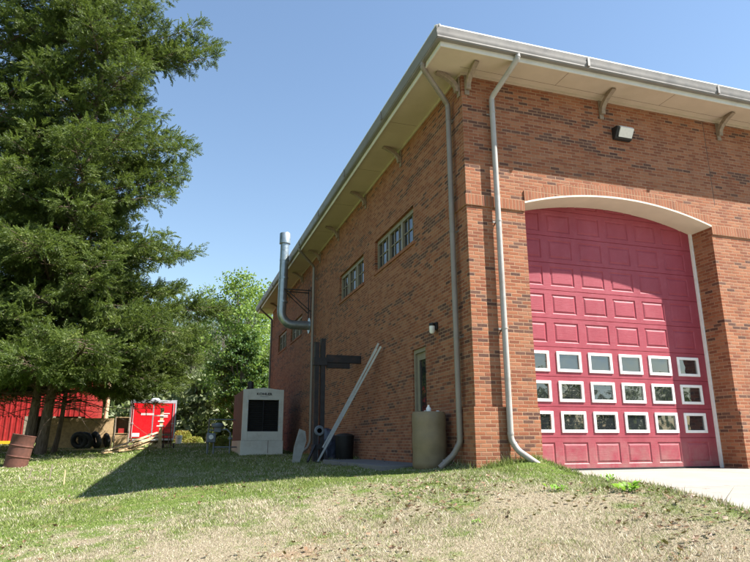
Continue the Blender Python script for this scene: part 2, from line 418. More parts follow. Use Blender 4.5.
def make_drive():
    m = MB(); ys = [RECESS+.1, -.02, -2.6, -5.0, -9.0, -14.5]
    xs = [1.10, 4.4, 8.2, 13.4]
    for i in range(len(ys)-1):
        for j in range(len(xs)-1):
            a, b = ys[i], ys[i+1]; g = .008
            x0, x1 = xs[j]+g, xs[j+1]-g; y0, y1 = b+g, a-g
            z0, z1 = float(drive_h(y0)), float(drive_h(y1))
            x0a, x0b = (float(drive_x(y0)), float(drive_x(y1))) if j == 0 else (x0, x0)
            m.add([(x0a,y0,z0-.12),(x1,y0,z0-.12),(x1,y1,z1-.12),(x0b,y1,z1-.12),(x0a,y0,z0),(x1,y0,z0),(x1,y1,z1),(x0b,y1,z1)],
                  [(0,3,2,1),(4,5,6,7),(0,1,5,4),(1,2,6,5),(2,3,7,6),(3,0,4,7)])
    o = m.build('driveway', M['concrete']); o['kind'] = 'structure'
make_drive()
def make_road():  # unseen street, added so dark asphalt lowers light bounced on the front wall
    z = float(drive_h(-14.5)) - .012
    o = MB().box(-400, 400, -27, -14.49, z-1.2, z).build('road', simple('worn_asphalt', (.055,.054,.052), .9, 0, .3, 25, .004)); o['kind'] = 'structure'
    for y in (-20.85, -20.60):
        l = MB().box(-400, 400, y, y+.10, z-.02, z+.004).build('road_marking', M['yellow']); l['kind'] = 'structure'
make_road()

# ------------------------------------------------------------------ fire station
st = empty('fire_station', (6.5, 0, 0), 'large red brick fire station with a wide cream soffit and one arched red bay door', 'building')
def arch_z(x, extra=0):
    c = (OPX0+OPX1)/2; h = (OPX1-OPX0)/2; R = (h*h + RISE*RISE)/(2*RISE); return SPRING + extra + math.sqrt(max(0, R*R-(x-c)**2)) - (R-RISE)
DOORO = (2.02, 2.74, -.2, 2.29)      # side door opening y0,y1,z0,z1
WINS = [(2.52, 5.20), (6.21, 8.76), (14.62, 17.05), (18.1, 20.32)]
WZ0, WZ1 = 4.60, 5.42
def build_walls():
    m = MB(); T = WALL_TOP + .15
    # front wall, y = 0
    N = 28
    def q(x0, x1, z0, z1): m.quad((x0,0,z0),(x1,0,z0),(x1,0,z1),(x0,0,z1))
    q(0, OPX0, -1.2, SPRING); q(OPX1, FRONT, -1.2, SPRING)
    q(0, OPX0, SPRING, T); q(OPX1, FRONT, SPRING, T)
    xs = [OPX0 + (OPX1-OPX0)*i/N for i in range(N+1)]
    for a, b in zip(xs[:-1], xs[1:]): m.quad((a,0,arch_z(a)),(b,0,arch_z(b)),(b,0,T),(a,0,T))
    # brick reveals of the bay
    for x in (OPX0, OPX1): m.quad((x,0,-1.2),(x,RECESS+.1,-1.2),(x,RECESS+.1,SPRING),(x,0,SPRING))
    # side wall, x = 0, with openings
    ops = [DOORO] + [(a, b, WZ0, WZ1) for a, b in WINS]
    ys = sorted({0, LEN, *[o[0] for o in ops], *[o[1] for o in ops]}); zs = sorted({-1.2, T, DOORO[2], DOORO[3], WZ0, WZ1})
    for a, b in zip(ys[:-1], ys[1:]):
        for c, d in zip(zs[:-1], zs[1:]):
            cy, cz = (a+b)/2, (c+d)/2
            if any(o[0] < cy < o[1] and o[2] < cz < o[3] for o in ops): continue
            m.quad((0,a,c),(0,b,c),(0,b,d),(0,a,d))
    D = .14
    for a, b, c, d in ops:
        m.quad((0,a,c),(D,a,c),(D,a,d),(0,a,d)); m.quad((0,b,c),(D,b,c),(D,b,d),(0,b,d))
        m.quad((0,a,d),(D,a,d),(D,b,d),(0,b,d)); m.quad((0,a,c),(D,a,c),(D,b,c),(0,b,c))
    # back and far walls
    m.quad((FRONT,0,-1.2),(FRONT,LEN,-1.2),(FRONT,LEN,T),(FRONT,0,T)); m.quad((0,LEN,-1.2),(FRONT,LEN,-1.2),(FRONT,LEN,T),(0,LEN,T))
    me = bpy.data.meshes.new('brick_wall'); me.from_pydata(m.v, [], m.f); me.update()
    w = link('brick_wall', me, M['brick'], st)
    # projecting base course
    p = MB(); P = .045; Z = 1.015
    p.box(-P, OPX0+.003, -P, .03, -1.2, Z); p.box(OPX1-.003, FRONT+P, -P, .03, -1.2, Z)
    p.box(-P, .03, .033, DOORO[0]-.003, -1.2, Z); p.box(-P, .03, DOORO[1]+.003, LEN, -1.2, Z)
    p.build('base_course', M['brick'], st)
    # soldier band and arch band
    s = MB(); P = .022
    s.box(-P, OPX0-.004, -P, .03, 4.47, 4.673); s.build('soldier_course', M['soldier'], st); s = MB()
    s.box(OPX1+.004, FRONT, -P, .03, 4.47, 4.673); s.build('soldier_course', M['soldier'], st); s = MB(); s.box(-P, .03, .033, .75, 4.47, 4.673)
    s.build('soldier_course', M['soldier'], st)
    a = MB()
    for x0, x1 in zip(xs[:-1], xs[1:]):
        z0, z1 = arch_z(x0), arch_z(x1); H = .21
        a.add([(x0,-P,z0),(x1,-P,z1),(x1,-P,z1+H),(x0,-P,z0+H),(x0,.02,z0),(x1,.02,z1),(x1,.02,z1+H),(x0,.02,z0+H)],
              [(0,1,2,3),(3,2,6,7),(0,4,5,1)])
    a.build('arch_course', M['soldier'], st)
    # cream soffit of the arch
    l = MB()
    for x0, x1 in zip(xs[:-1], xs[1:]):
        z0, z1 = arch_z(x0), arch_z(x1); t = .035
        l.add([(x0,-.026,z0-t),(x1,-.026,z1-t),(x1,-.026,z1-.002),(x0,-.026,z0-.002),(x0,RECESS+.05,z0-t),(x1,RECESS+.05,z1-t),(x1,RECESS+.05,z1-.002),(x0,RECESS+.05,z0-.002)],
              [(0,1,2,3),(0,4,5,1),(3,2,6,7)])
    l.build('arch_lintel', M['lintel'], st)
    # movement joints
    j = MB(); j.box(5.60, 5.614, -.002, .01, 5.12, WALL_TOP); j.build('movement_joint', M['joint'], st)
    j = MB(); j.box(-.002, .01, 5.80, 5.814, 1.02, WALL_TOP); j.build('movement_joint', M['joint'], st)
    j = MB(); j.box(-.002, .01, 12.6, 12.614, 1.02, WALL_TOP); j.build('movement_joint', M['joint'], st)
    # window lintel/sill courses
    for y0, y1 in WINS:
        s = MB(); s.box(-.03, .10, y0-.05, y1+.05, WZ0-.075, WZ0-.003); s.build('window_sill', M['soldier'], st)
build_walls()

def build_eaves():
    OX, OY = .68, .645
    m = MB(); m.box(-OX, FRONT+OX, -OY, -.003, WALL_TOP, WALL_TOP+.02); m.box(-OX, -.003, -.003, LEN+OX, WALL_TOP, WALL_TOP+.02)
    m.box(-.003, FRONT+OX, LEN+.003, LEN+OX, WALL_TOP, WALL_TOP+.02); m.box(FRONT+.003, FRONT+OX, -.003, LEN+.003, WALL_TOP, WALL_TOP+.02)
    so_ = m.build('soffit', M['cream'], st)
    # sheet joints in the soffit
    def pj(*a): MB().box(*a, WALL_TOP-.002, WALL_TOP+.001).build('panel_joint', M['joint'], so_)
    for x in np.arange(1.9, FRONT, 2.44): pj(x, x+.006, -OY+.02, -.172)
    for y in np.arange(2.1, LEN, 2.44): pj(-OX+.02, -.06, y, y+.006)
    pj(-.1, FRONT, -.17, -.165)
    f = MB(); t = .025
    f.box(-OX-t, FRONT+OX, -OY-t, -OY-.001, WALL_TOP-.035, WALL_TOP+.14); f.box(-OX-t, -OX-.001, -OY, LEN+OX, WALL_TOP-.035, WALL_TOP+.14)
    f.build('fascia', M['fascia'], st, bevel=.004)
    # frieze strip at the wall head
    z = MB(); z.box(-.028, FRONT, -.028, -.001, WALL_TOP-.05, WALL_TOP-.001); z.box(-.028, -.001, .0, LEN, WALL_TOP-.05, WALL_TOP-.001)
    z.build('frieze_strip', M['cream'], st)
    # K-style gutters
    prof = [(0,0),(.075,0),(.085,.03),(.11,.10),(.105,.15),(.12,.19),(.12,.215),(.108,.215),(.095,.17),(.09,.02),(.0,.02)]
    zb = WALL_TOP+.062; yb = -OY-t-.001; xb = -OX-t-.001
    def gut(path_axis, name):
        m = MB(); n = len(prof); vs = []; fs = []
        if path_axis == 'x':
            ends = [lambda o: (xb-o), lambda o: FRONT+OX]
            for e in ends: vs += [(e(o), yb-o, zb+h) for o, h in prof]
        else:
            ends = [lambda o: (yb-o), lambda o: LEN+OX]
            for e in ends: vs += [(xb-o, e(o), zb+h) for o, h in prof]
        fs = [(i, i+n, (i+1)%n+n, (i+1)%n) for i in range(n)] + [tuple(range(n)), tuple(range(n, 2*n))]
        g = m.add(vs, fs).build(name, M['gutter'], st, smooth=True)
        for c in np.arange(2.2, 12.5 if path_axis == 'x' else 22, 3.05):
            s = MB()
            if path_axis == 'x': s.box(c, c+.05, yb-.124, yb-.085, zb+.03, zb+.218)
            else: s.box(xb-.124, xb-.085, c, c+.05, zb+.03, zb+.218)
            s.build('gutter_seam', M['gutter'], g)
    gut('x', 'gutter'); gut('y', 'gutter')
    # low hip roof
    r = MB(); E = .10; x0, x1, y0, y1 = -OX-t-E, FRONT+OX, -OY-t-E, LEN+OX; zt = zb+.20; rise = 1.9; k = 6.8
    cx = (x0+x1)/2
    top = [(x0,y0,zt),(x1,y0,zt),(x1,y1,zt),(x0,y1,zt),(cx,y0+k,zt+rise),(cx,y1-k,zt+rise)]
    lowr = [(a,b,c-.03) for a,b,c in top[:4]]
    r.add(top+lowr, [(0,1,4),(1,2,5,4),(2,3,5),(3,0,4,5),(6,9,8,7),(0,6,7,1),(1,7,8,2),(2,8,9,3),(3,9,6,0)])
    r.build('roof', M['roof'], st)
    c = MB(); c.bar((x0+.02,y0-.012,zt+.012),(x1,y0-.012,zt+.012),.02,.02); c.bar((x0-.012,y0,zt+.012),(x0-.012,y1,zt+.012),.02,.02)
    c.bar((x0,y0,zt+.02),(x0+.3,y0+.3,zt+.09),.10,.03)
    c.build('drip_edge', M['white'], st)
    # curved brackets
    def bracket(x, y, ax):
        N = 12; pts = []
        for i in range(N+1):
            t = i/N; pts.append((.02 + .40*(t**1.7), -.36 + .36*(t**.62)))
        poly = []
        for i, (o, h) in enumerate(pts):
            a = pts[max(0,i-1)]; b = pts[min(N,i+1)]; d = Vector((b[0]-a[0], b[1]-a[1])).normalized(); nn = Vector((-d.y, d.x)); th = .056+.014*math.cos(t*3)
            poly.append(((o, h), nn*th))
        up_ = [(p[0]+n.x, min(-.004, p[1]+n.y)) for p, n in poly]; dn = [(p[0]-n.x, min(-.004, p[1]-n.y)) for p, n in poly]
        P = up_ + dn[::-1]; P = [(max(.003, o), h+WALL_TOP) for o, h in P]
        m = MB()
        if ax == 'y': m.prism([(-o-.03, h) for o, h in P], 'x', x-.045, x+.045)
        else: m.prism([(-o-.03, h) for o, h in P], 'y', y-.045, y+.045)
        # strip board against the wall
        if ax == 'y': m.box(x-.045, x+.045, -.032, -.003, WALL_TOP-.45, WALL_TOP-.053)
        else: m.box(-.032, -.003, y-.045, y+.045, WALL_TOP-.45, WALL_TOP-.053)
        m.build('eave_bracket', M['bracket'], st, bevel=.005)
    for x in (.10, 3.03, 5.98, 8.9, 11.8): bracket(x, 0, 'y')
    for y in (.10, 3.21, 5.98, 8.90, 11.5, 14.6, 17.6, 20.5): bracket(0, y, 'x')
build_eaves()

def spout(pts, strap_z, axis, mat, splash=True):
    # rounded corners
    P = [Vector(p) for p in pts]; out = [P[0]]
    for i in range(1, len(P)-1):
        a = (P[i-1]-P[i]); b = (P[i+1]-P[i]); r = min(.065, a.length*.45, b.length*.45)
        p0 = P[i]+a.normalized()*r; p1 = P[i]+b.normalized()*r
        for k in range(6):
            t = k/5; out.append(p0*(1-t)**2 + P[i]*2*t*(1-t) + p1*t*t)
    out.append(P[-1])
    d = MB().tube(out, .049, 16).build('downspout', mat, st, smooth=True)
    for q in (1, 2, 3):
        if q < len(P)-1:
            for e in (-1, 1):
                dd = (P[q+e]-P[q]).normalized(); cc = P[q]+dd*min(.085, (P[q+e]-P[q]).length*.45); MB().tube([cc-dd*.012, cc+dd*.012], .0535, 16).build('elbow_joint', mat, d, smooth=True)
    for z in strap_z:
        m = MB(); c = Vector((P[2].x, P[2].y, z))
        m.lathe([(.050,-.014),(.055,-.014),(.055,.014),(.050,.014)], c, 16)
        if axis == 'y': m.box(c.x-.07, c.x+.07, -.004, -.001, z-.014, z+.014) ; m.box(c.x-.010, c.x+.010, c.y, -.003, z-.012, z+.012)
        else: m.box(-.004, -.001, c.y-.07, c.y+.07, z-.014, z+.014); m.box(c.x, -.003, c.y-.004, c.y+.004, z-.012, z+.012)
        m.build('strap', mat, d)
ZG = WALL_TOP + .08
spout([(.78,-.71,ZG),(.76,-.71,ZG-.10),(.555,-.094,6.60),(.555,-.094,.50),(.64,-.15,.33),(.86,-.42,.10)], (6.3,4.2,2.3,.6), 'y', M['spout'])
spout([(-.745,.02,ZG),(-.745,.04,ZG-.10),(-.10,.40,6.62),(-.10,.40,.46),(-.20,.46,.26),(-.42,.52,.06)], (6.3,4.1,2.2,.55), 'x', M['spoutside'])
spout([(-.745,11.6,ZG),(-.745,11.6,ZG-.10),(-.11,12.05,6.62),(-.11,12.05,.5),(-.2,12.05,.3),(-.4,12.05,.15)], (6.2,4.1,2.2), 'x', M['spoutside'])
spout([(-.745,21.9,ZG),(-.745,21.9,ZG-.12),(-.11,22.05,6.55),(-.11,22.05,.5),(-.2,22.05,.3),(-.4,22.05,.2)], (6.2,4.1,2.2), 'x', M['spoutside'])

def side_windows():
    for y0, y1 in WINS:
        f = MB(); X = .10; w = .05
        f.box(X-.03, X+.04, y0, y0+w, WZ0, WZ1); f.box(X-.03, X+.04, y1-w, y1, WZ0, WZ1)
        f.box(X-.03, X+.04, y0+w, y1-w, WZ0, WZ0+w); f.box(X-.03, X+.04, y0+w, y1-w, WZ1-.10, WZ1)
        for k in (1, 2):
            c = y0 + (y1-y0)*k/3; f.box(X-.035, X+.04, c-.05, c+.05, WZ0+w, WZ1-.10)
        for k in range(3):
            a = y0 + (y1-y0)*k/3; L = (y1-y0)/3
            for q in (1, 2): f.box(X+.0, X+.03, a+L*q/3-.011, a+L*q/3+.011, WZ0+w, WZ1-.10)
            zc = (WZ0+WZ1)/2; f.box(X+.0, X+.03, a+.05, a+L-.05, zc-.011, zc+.011)
        fr = f.build('window', M['winframe'], st)
        for k in range(3):
            a = y0 + (y1-y0)*k/3; L = (y1-y0)/3
            MB().box(X+.022, X+.028, a+.03, a+L-.03, WZ0+.03, WZ1-.08).build('pane', M['glass'], fr)
side_windows()
def side_door():
    y0, y1, z0, z1 = DOORO; X = .09
    f = MB(); f.box(X-.05, X+.04, y0, y0+.06, z0, z1); f.box(X-.05, X+.04, y1-.06, y1, z0, z1); f.box(X-.05, X+.04, y0+.06, y1-.06, z1-.08, z1)
    d = f.build('door', M['winframe'], st)
    l = MB(); a, b = y0+.06, y1-.06
    l.box(X, X+.04, a, a+.10, z0, z1-.08); l.box(X, X+.04, b-.10, b, z0, z1-.08); l.box(X, X+.04, a+.10, b-.10, z1-.22, z1-.08); l.box(X, X+.04, a+.10, b-.10, z0, z0+.5)
    l.build('door_leaf', M['winframe'], d)
    MB().box(X+.015, X+.02, a+.09, b-.09, z0+.4, z1-.2).build('pane', M['glass'], d)
    MB().tube([(X, a+.05, 1.05), (X-.05, a+.05, 1.05), (X-.05, a+.16, 1.05)], .011, 8).build('handle', M['alu'], d)
side_door()

def garage_door():
    m = MB(); Y = RECESS; R = .5334; XD, PC, WD = 1.9409, .6778, .5224; ZB, PH = .084, .370
    d = .012
    # face sheet with embossed panels: section by section, a groove between sections
    x0, x1 = OPX0-.02, OPX1+.02; nrow = 10
    cols = [XD+(i-1)*PC for i in range(6)]
    def face(xa, xb, za, zb, yy=Y): m.quad((xa,yy,za),(xb,yy,za),(xb,yy,zb),(xa,yy,zb))
    z_lo = -.10
    for r in range(nrow):
        zb = r*R + (0 if r else z_lo); zt = (r+1)*R; ca, cb = r*R+ZB, r*R+ZB+PH
        zt_g, zb_g = zt-.007, (zb+.007 if r else zb)
        face(x0, x1, zb_g, ca); face(x0, x1, cb, zt_g)
        # V groove at the section joint
        m.quad((x0,Y,zt_g),(x1,Y,zt_g),(x1,Y+.012,zt),(x0,Y+.012,zt)); m.quad((x0,Y+.012,zt),(x1,Y+.012,zt),(x1,Y,zt+.007),(x0,Y,zt+.007))
        edges = [x0]
        for c in cols: edges += [c, c+WD]
        edges.append(x1)
        for i in range(0, len(edges), 2): face(edges[i], edges[i+1], ca, cb)
        for c in cols:
            if r in (1, 2, 3): continue
            # groove ring then raised field
            def ring(a0, b0, e0, f0, y0_, ins, y1_):
                o = [(a0,y0_,e0),(b0,y0_,e0),(b0,y0_,f0),(a0,y0_,f0)]; n_ = [(a0+ins,y1_,e0+ins),(b0-ins,y1_,e0+ins),(b0-ins,y1_,f0-ins),(a0+ins,y1_,f0-ins)]
                m.add(o+n_, [(0,1,5,4),(1,2,6,5),(2,3,7,6),(3,0,4,7)]); return a0+ins, b0-ins, e0+ins, f0-ins
            q = ring(c, c+WD, ca, cb, Y, .016, Y+d)
            q = ring(*q, Y+d, .010, Y+d)
            q = ring(*q, Y+d, .030, Y+.001)
            face(q[0], q[1], q[2], q[3], Y+.001)
    me = bpy.data.meshes.new('bay_door'); me.from_pydata(m.v, [], m.f); me.update()
    gd = link('bay_door', me, M['door'], st)
    gd['label'] = 'tall faded red sectional bay door with three rows of white framed windows'
    for r in (1, 2, 3):
        for c in cols:
            ca, cb = r*R+ZB, r*R+ZB+PH; a, b = c, c+WD; w = .052; f = MB()
            for (xa, xb, za, zb) in ((a, a+w, ca, cb), (b-w, b, ca, cb), (a+w, b-w, ca, ca+w), (a+w, b-w, cb-w, cb)):
                f.box(xa, xb, Y-.018, Y+.03, za, zb)
            fo = f.build('door_window', M['white'], gd, bevel=.004)
            tilt = random.uniform(-.004, .004); t2 = random.uniform(-.004, .004)
            MB().add([(a+w-.005,Y+.008+tilt,ca+w-.005),(b-w+.005,Y+.008-tilt,ca+w-.005),(b-w+.005,Y+.008-tilt+t2,cb-w+.005),(a+w-.005,Y+.008+tilt+t2,cb-w+.005)], [(0,1,2,3)]).build('pane', M['doorglass'], fo)
    s = MB(); s.box(OPX1-.055, OPX1-.002, Y-.05, Y-.004, -.03, arch_z(OPX1-.06)-.04); s.build('weather_strip', M['white'], st)
    s = MB(); s.box(OPX0+.002, OPX0+.055, Y-.05, Y-.004, -.03, arch_z(OPX0+.06)-.04); s.build('weather_strip', M['white'], st)
    MB().box(OPX0+.06, OPX1-.06, Y-.012, Y-.001, -.06, .012).build('bottom_seal', M['black'], st)
    # dark room behind, closing the opening
    MB().box(OPX0-.3, OPX1+.3, Y+.10, Y+.14, -.5, 5.6).build('backing_wall', M['interior'], st)
garage_door()

# ------------------------------------------------------------------ fixtures on the station
def fixtures():
    t = empty('flood_light', (3.45, 0, 6.33), 'black wall pack floodlight with a pale lens above the red bay door', 'floodlight')
    MB().prism([(-.004,6.46),(-.16,6.45),(-.19,6.41),(-.08,6.22),(-.004,6.21)], 'x', 3.24, 3.64).build('housing', M['black'], t, bevel=.012)
    l = MB(); l.add([(3.30,-.170,6.453),(3.61,-.170,6.453),(3.61,-.212,6.40),(3.30,-.212,6.40),(3.30,-.115,6.24),(3.61,-.115,6.24)], [(0,1,2,3),(3,2,5,4),(0,3,4),(1,5,2),(0,4,5,1)])
    l.build('lens', M['lens'], t)
    t = empty('wall_light', (0, 1.43, 2.55), 'small black jar light with a pale globe on the shaded side wall', 'wall light')
    MB().box(-.05,-.003,1.37,1.49,2.50,2.64).build('mounting_box', M['black'], t, bevel=.008)
    MB().lathe([(.02,.03),(.055,.02),(.062,-.02),(.058,-.03)], (-.10,1.43,2.60), 18).build('cap', M['black'], t, smooth=True)
    MB().lathe([(.052,0),(.055,-.03),(.052,-.12),(.03,-.15)], (-.10,1.43,2.575), 18).build('globe', M['lens'], t, smooth=True)
    MB().box(-.1,-.04,1.42,1.44,2.585,2.60).build('arm', M['black'], t)
    # exhaust flue
    fy, fx = 13.15, -1.02
    t = empty('exhaust_flue', (0, fy, 4.66), 'galvanised exhaust flue elbowing out of the side wall and rising past the eave', 'flue')
    pts = [(-.02,fy,4.66),(-.62,fy,4.66)]
    for k in range(1, 8):
        a = PI/2*k/7; pts.append((-.62-.43*math.sin(a), fy, 4.66+.43*(1-math.cos(a))))
    pts.append((fx, fy, 7.75))
    p = MB().tube(pts, .165, 20).build('pipe', M['steel'], t, smooth=True)
    for z in (5.5, 6.4, 7.1): MB().lathe([(.166,-.03),(.178,-.03),(.178,.03),(.166,.03)], (fx,fy,z), 20).build('band', M['steel'], p)
    MB().lathe([(.165,0),(.21,.03),(.21,.42),(.195,.44),(.195,.40),(.17,.38)], (fx,fy,7.72), 20).build('rain_cap', M['steel'], t, smooth=True)
    MB().lathe([(.29,0),(.29,-.03),(.17,-.03)], (-.001,fy,4.66), 20, 'x').build('flange', M['steel'], t)
    b = MB()
    for s in (-1, 1): b.bar((-.01,fy+s*.2,5.95),(fx,fy+s*.18,5.95),.035,.035); b.bar((-.01,fy+s*.2,5.15),(fx+.1,fy+s*.18,5.93),.03,.03); b.box(-.03,-.003,fy+s*.2-.02,fy+s*.2+.02,4.9,6.1)
    b.build('bracket', M['darksteel'], t)
fixtures()

# ------------------------------------------------------------------ things along the side wall
def text_mesh(txt, size, name, mat, parent, loc, rot, ext=.002, bold=1.0):
    c = bpy.data.curves.new(name, 'FONT'); c.body = txt; c.size = size; c.extrude = ext; c.align_x = 'CENTER'; c.align_y = 'CENTER'; c.offset = size*.02*bold
    o = bpy.data.objects.new(name, c); COL.objects.link(o); o.matrix_world = Matrix.LocRotScale(Vector(loc), Matrix.Identity(3).to_quaternion() if rot is None else rot, Vector((1.25,1,1)))
    dg = bpy.context.evaluated_depsgraph_get(); me = bpy.data.meshes.new_from_object(o.evaluated_get(dg)); me.transform(o.matrix_world)
    bpy.data.objects.remove(o); me.materials.clear()
    return link(name, me, mat, parent)
from mathutils import Euler
def generator():
    x0, x1, y0, y1 = -2.20, -.72, 14.0, 17.4; zb = .02; zt = 2.42; xc = (x0+x1)/2
    t = empty('generator', (xc, y0, zb), 'off white standby generator cabinet with a big black radiator grille beside the side wall', 'generator')
    base = MB().box(x0-.02,x1+.02,y0-.02,y1,zb-.1,zb+.52).build('base_tank', M['genpaint'], t, bevel=.01)
    j = MB(); j.box(x0+.95,x0+.965,y0-.024,y0-.015,zb+.08,zb+.52); j.build('seam', M['rust'], base)
    zc = zb+.525
    # front face frame round the radiator opening, top slightly cambered
    gx0, gx1, gz0, gz1 = x0+.20, x1-.17, .86, 1.98
    f = MB()
    f.box(x0,gx0,y0,y0+.08,zc,zt-.06); f.box(gx1,x1,y0,y0+.08,zc,zt-.06); f.box(gx0,gx1,y0,y0+.08,zc,gz0)
    f.prism([(gx0,gz1),(gx1,gz1),(gx1,zt-.06),(xc,zt),(gx0,zt-.06)], 'y', y0, y0+.08)
    f.build('front_panel', M['genpaint'], t, bevel=.008)
    b = MB(); b.prism([(x0,zc),(x1,zc),(x1,zt-.08),(xc,zt-.02),(x0,zt-.08)], 'y', y0+.22, y1); b.box(x0,gx0,y0+.08,y0+.22,zc,zt-.08); b.box(gx1,x1,y0+.08,y0+.22,zc,zt-.08); b.box(gx0,gx1,y0+.08,y0+.22,gz1,zt-.08); b.box(gx0,gx1,y0+.08,y0+.22,zc,gz0)
    b.build('enclosure', M['gendark'], t)
    s = MB()
    for k in range(16):
        z = gz0 + (gz1-gz0)*(k+.5)/16; s.bar((gx0,y0+.12,z),(gx1,y0+.12,z),.05,.012,up=(0,-.6,1))
    for x in (gx0+.02, (gx0+gx1)/2, gx1-.02): s.box(x-.01,x+.01,y0+.05,y0+.16,gz0,gz1)
    s.box(gx0,gx1,y0+.17,y0+.19,gz0,gz1)
    s.build('grille', M['black'], t)
    for z in (1.0, 1.3, 1.6, 1.9):
        MB().box(gx1+.01,gx1+.05,y0-.012,y0-.001,z,z+.05).build('clip', M['alu'], t); MB().box(gx0-.05,gx0-.01,y0-.012,y0-.001,z,z+.05).build('clip', M['alu'], t)
    text_mesh('KOHLER', .118, 'lettering', M['black'], t, (xc+.02, y0-.006, 2.19), Euler((PI/2,0,0)).to_quaternion(), .003, 1.3)
    MB().box(xc-.13, xc+.17, y0-.004, y0-.001, 2.095, 2.108).build('small_print_bar', M['meter'], t)  # plain bar standing in for a faint line of small print
    MB().lathe([(.10,0),(.12,.04),(.12,.34),(.09,.40)], (x0+.35,y0+.9,zt-.10), 16).build('muffler', M['darksteel'], t, smooth=True)
generator()

def gas_meter():
    x, y = -3.0, 15.0; g = gh(x, y)
    t = empty('gas_meter', (x, y, g), 'grey gas meter set with looping pipes on the shaded lawn left of the generator', 'gas meter')
    m = MB(); m.lathe([(.05,0),(.20,.02),(.23,.07),(.23,.11),(.20,.16),(.05,.18)], (x+.02,y,g+.93), 20); m.box(x-.10,x+.14,y-.10,y+.10,g+.78,g+.94); m.build('regulator', M['meter'], t, smooth=True)
    m = MB().box(x-.36,x-.02,y-.14,y+.12,g+.40,g+.74); m.build('meter_case', M['meter'], t, bevel=.04)
    MB().lathe([(.085,0),(.085,-.03),(.07,-.035)], (x-.19,y-.14,g+.60), 16, 'y').build('dial', M['lens'], t)
    p = MB()
    for xx in (-.30, -.08): p.tube([(x+xx,y,g-.1),(x+xx,y,g+.42)], .03, 10)
    p.tube([(x-.30,y,g+.74),(x-.30,y,g+.84),(x+.02,y,g+.86)], .028, 10)
    p.tube([(x-.05,y,g+.24),(x+.50,y,g+.24),(x+.50,y,g+.75),(x+.36,y,g+.88),(x+.14,y,g+.86)], .030, 10)
    p.tube([(x+.50,y,g+.24),(x+.50,y,g-.1)], .03, 10); p.tube([(x+.50,y,g+.24),(x+.85,y+.3,g+.24),(x+.85,y+.3,g-.1)], .03, 10)
    p.lathe([(.06,-.05),(.075,0),(.06,.05)], (x+.50,y,g+.55), 12); p.box(x+.42,x+.58,y-.05,y-.03,g+.53,g+.57)
    p.build('pipework', M['meter'], t, smooth=True)
    # cable rail behind the meter
    t = empty('pipe_rail', (x+.35, y+1.5, g), 'dark low pipe rail standing behind the gas meter', 'rail')
    m = MB().tube([(x-.2,y+1.5,g),(x-.2,y+1.5,g+1.28),(x+1.0,y+1.5,g+1.28),(x+1.0,y+1.5,g)], .03, 8); m.build('rail', M['meter'], t)
gas_meter()

def steel_frame():
    x, y = -1.10, 6.5; g = gh(x, y)
    t = empty('steel_post', (x, y, g), 'tall dark double channel steel post with a stepped side arm by the side wall', 'post')
    for dx in (-.075, .085):
        m = MB(); m.box(x+dx-.055,x+dx+.055,y-.10,y-.08,g-.1,3.02+dx*.6); m.box(x+dx-.055,x+dx-.035,y-.08,y+.08,g-.1,3.02+dx*.6); m.box(x+dx+.035,x+dx+.055,y-.08,y+.08,g-.1,3.02+dx*.6)
        m.build('channel', M['darksteel'], t)
    m = MB(); m.box(x-.16,x+.18,y-.12,y+.1,2.38,2.58); m.build('clamp_plate', M['darksteel'], t); MB().box(x-.16,x+.18,y-.12,y+.1,.3,.42).build('clamp_plate', M['darksteel'], t)
    m = MB().box(x+.182,-.004,y-.09,y+.03,2.46,2.66); m.box(x+.182,-.30,y-.07,y+.02,2.32,2.457); m.build('side_arm', M['darksteel'], t, bevel=.006)
    m = MB().bar((x+.1,y-.13,.4),(x+.1,y-.6,.02),.05,.05); m.bar((x-.1,y-.13,.4),(x-.35,y-.5,.02),.05,.05); m.build('foot_brace', M['darksteel'], t)
    m = MB().lathe([(.11,0),(.13,.02),(.11,.05),(.06,.05),(.06,0)], (x+.0,y-.18,.75), 18, 'y'); m.build('winch_drum', M['meter'], t)
steel_frame()

def ladder():
    a = Vector((-1.20, 6.05, gh(-1.20,6.05)+.02)); b = Vector((-.09, 4.50, 2.63)); L = (b-a); Ln = L.normalized()
    v = Vector((.263,.962,.058)); r = (v - Ln*v.dot(Ln)).normalized(); n = Ln.cross(r).normalized()
    if n.z < 0: n = -n
    t = empty('ladder', a, 'aluminium extension ladder leaning low against the shaded side wall', 'ladder')
    w = .36
    for s in (0, 1):
        p = a + r*w*s; q = b + r*w*s*.98
        if q.x > -.05: q.x = -.05
        m = MB(); m.bar(p, q, .030, .045, up=n); m.build('rail', M['alu'], t)
    m = MB()
    for s in (0, 1):
        off = n*.06
        p = a + L*.12 + r*(w*.04 + w*.92*s) + off; q = a + L*.97 + r*(w*.04+w*.92*s) + off
        if q.x > -.05: q.x = -.05
        m.bar(p, q, .025, .036, up=n)
    m.build('fly_section', M['alu'], t)
    for k in range(1, 13):
        c = a + L*(k/13); MB().tube([c - r*.022, c + r*(w+.02)], .014, 8).build('rung', M['alu'], t)
    m = MB(); c = a + L*.40; m.bar(c - n*.05, c - n*.05 + L*.07, .034, .004, up=n); m.build('warning_sticker', M['yellow'], t)
    for s in (0,1):
        MB().box(a.x+r.x*w*s-.04, a.x+r.x*w*s+.04, a.y+r.y*w*s-.04, a.y+r.y*w*s+.04, (a.z+r.z*w*s)-.03, (a.z+r.z*w*s)+.02).build('foot', M['black'], t)
ladder()

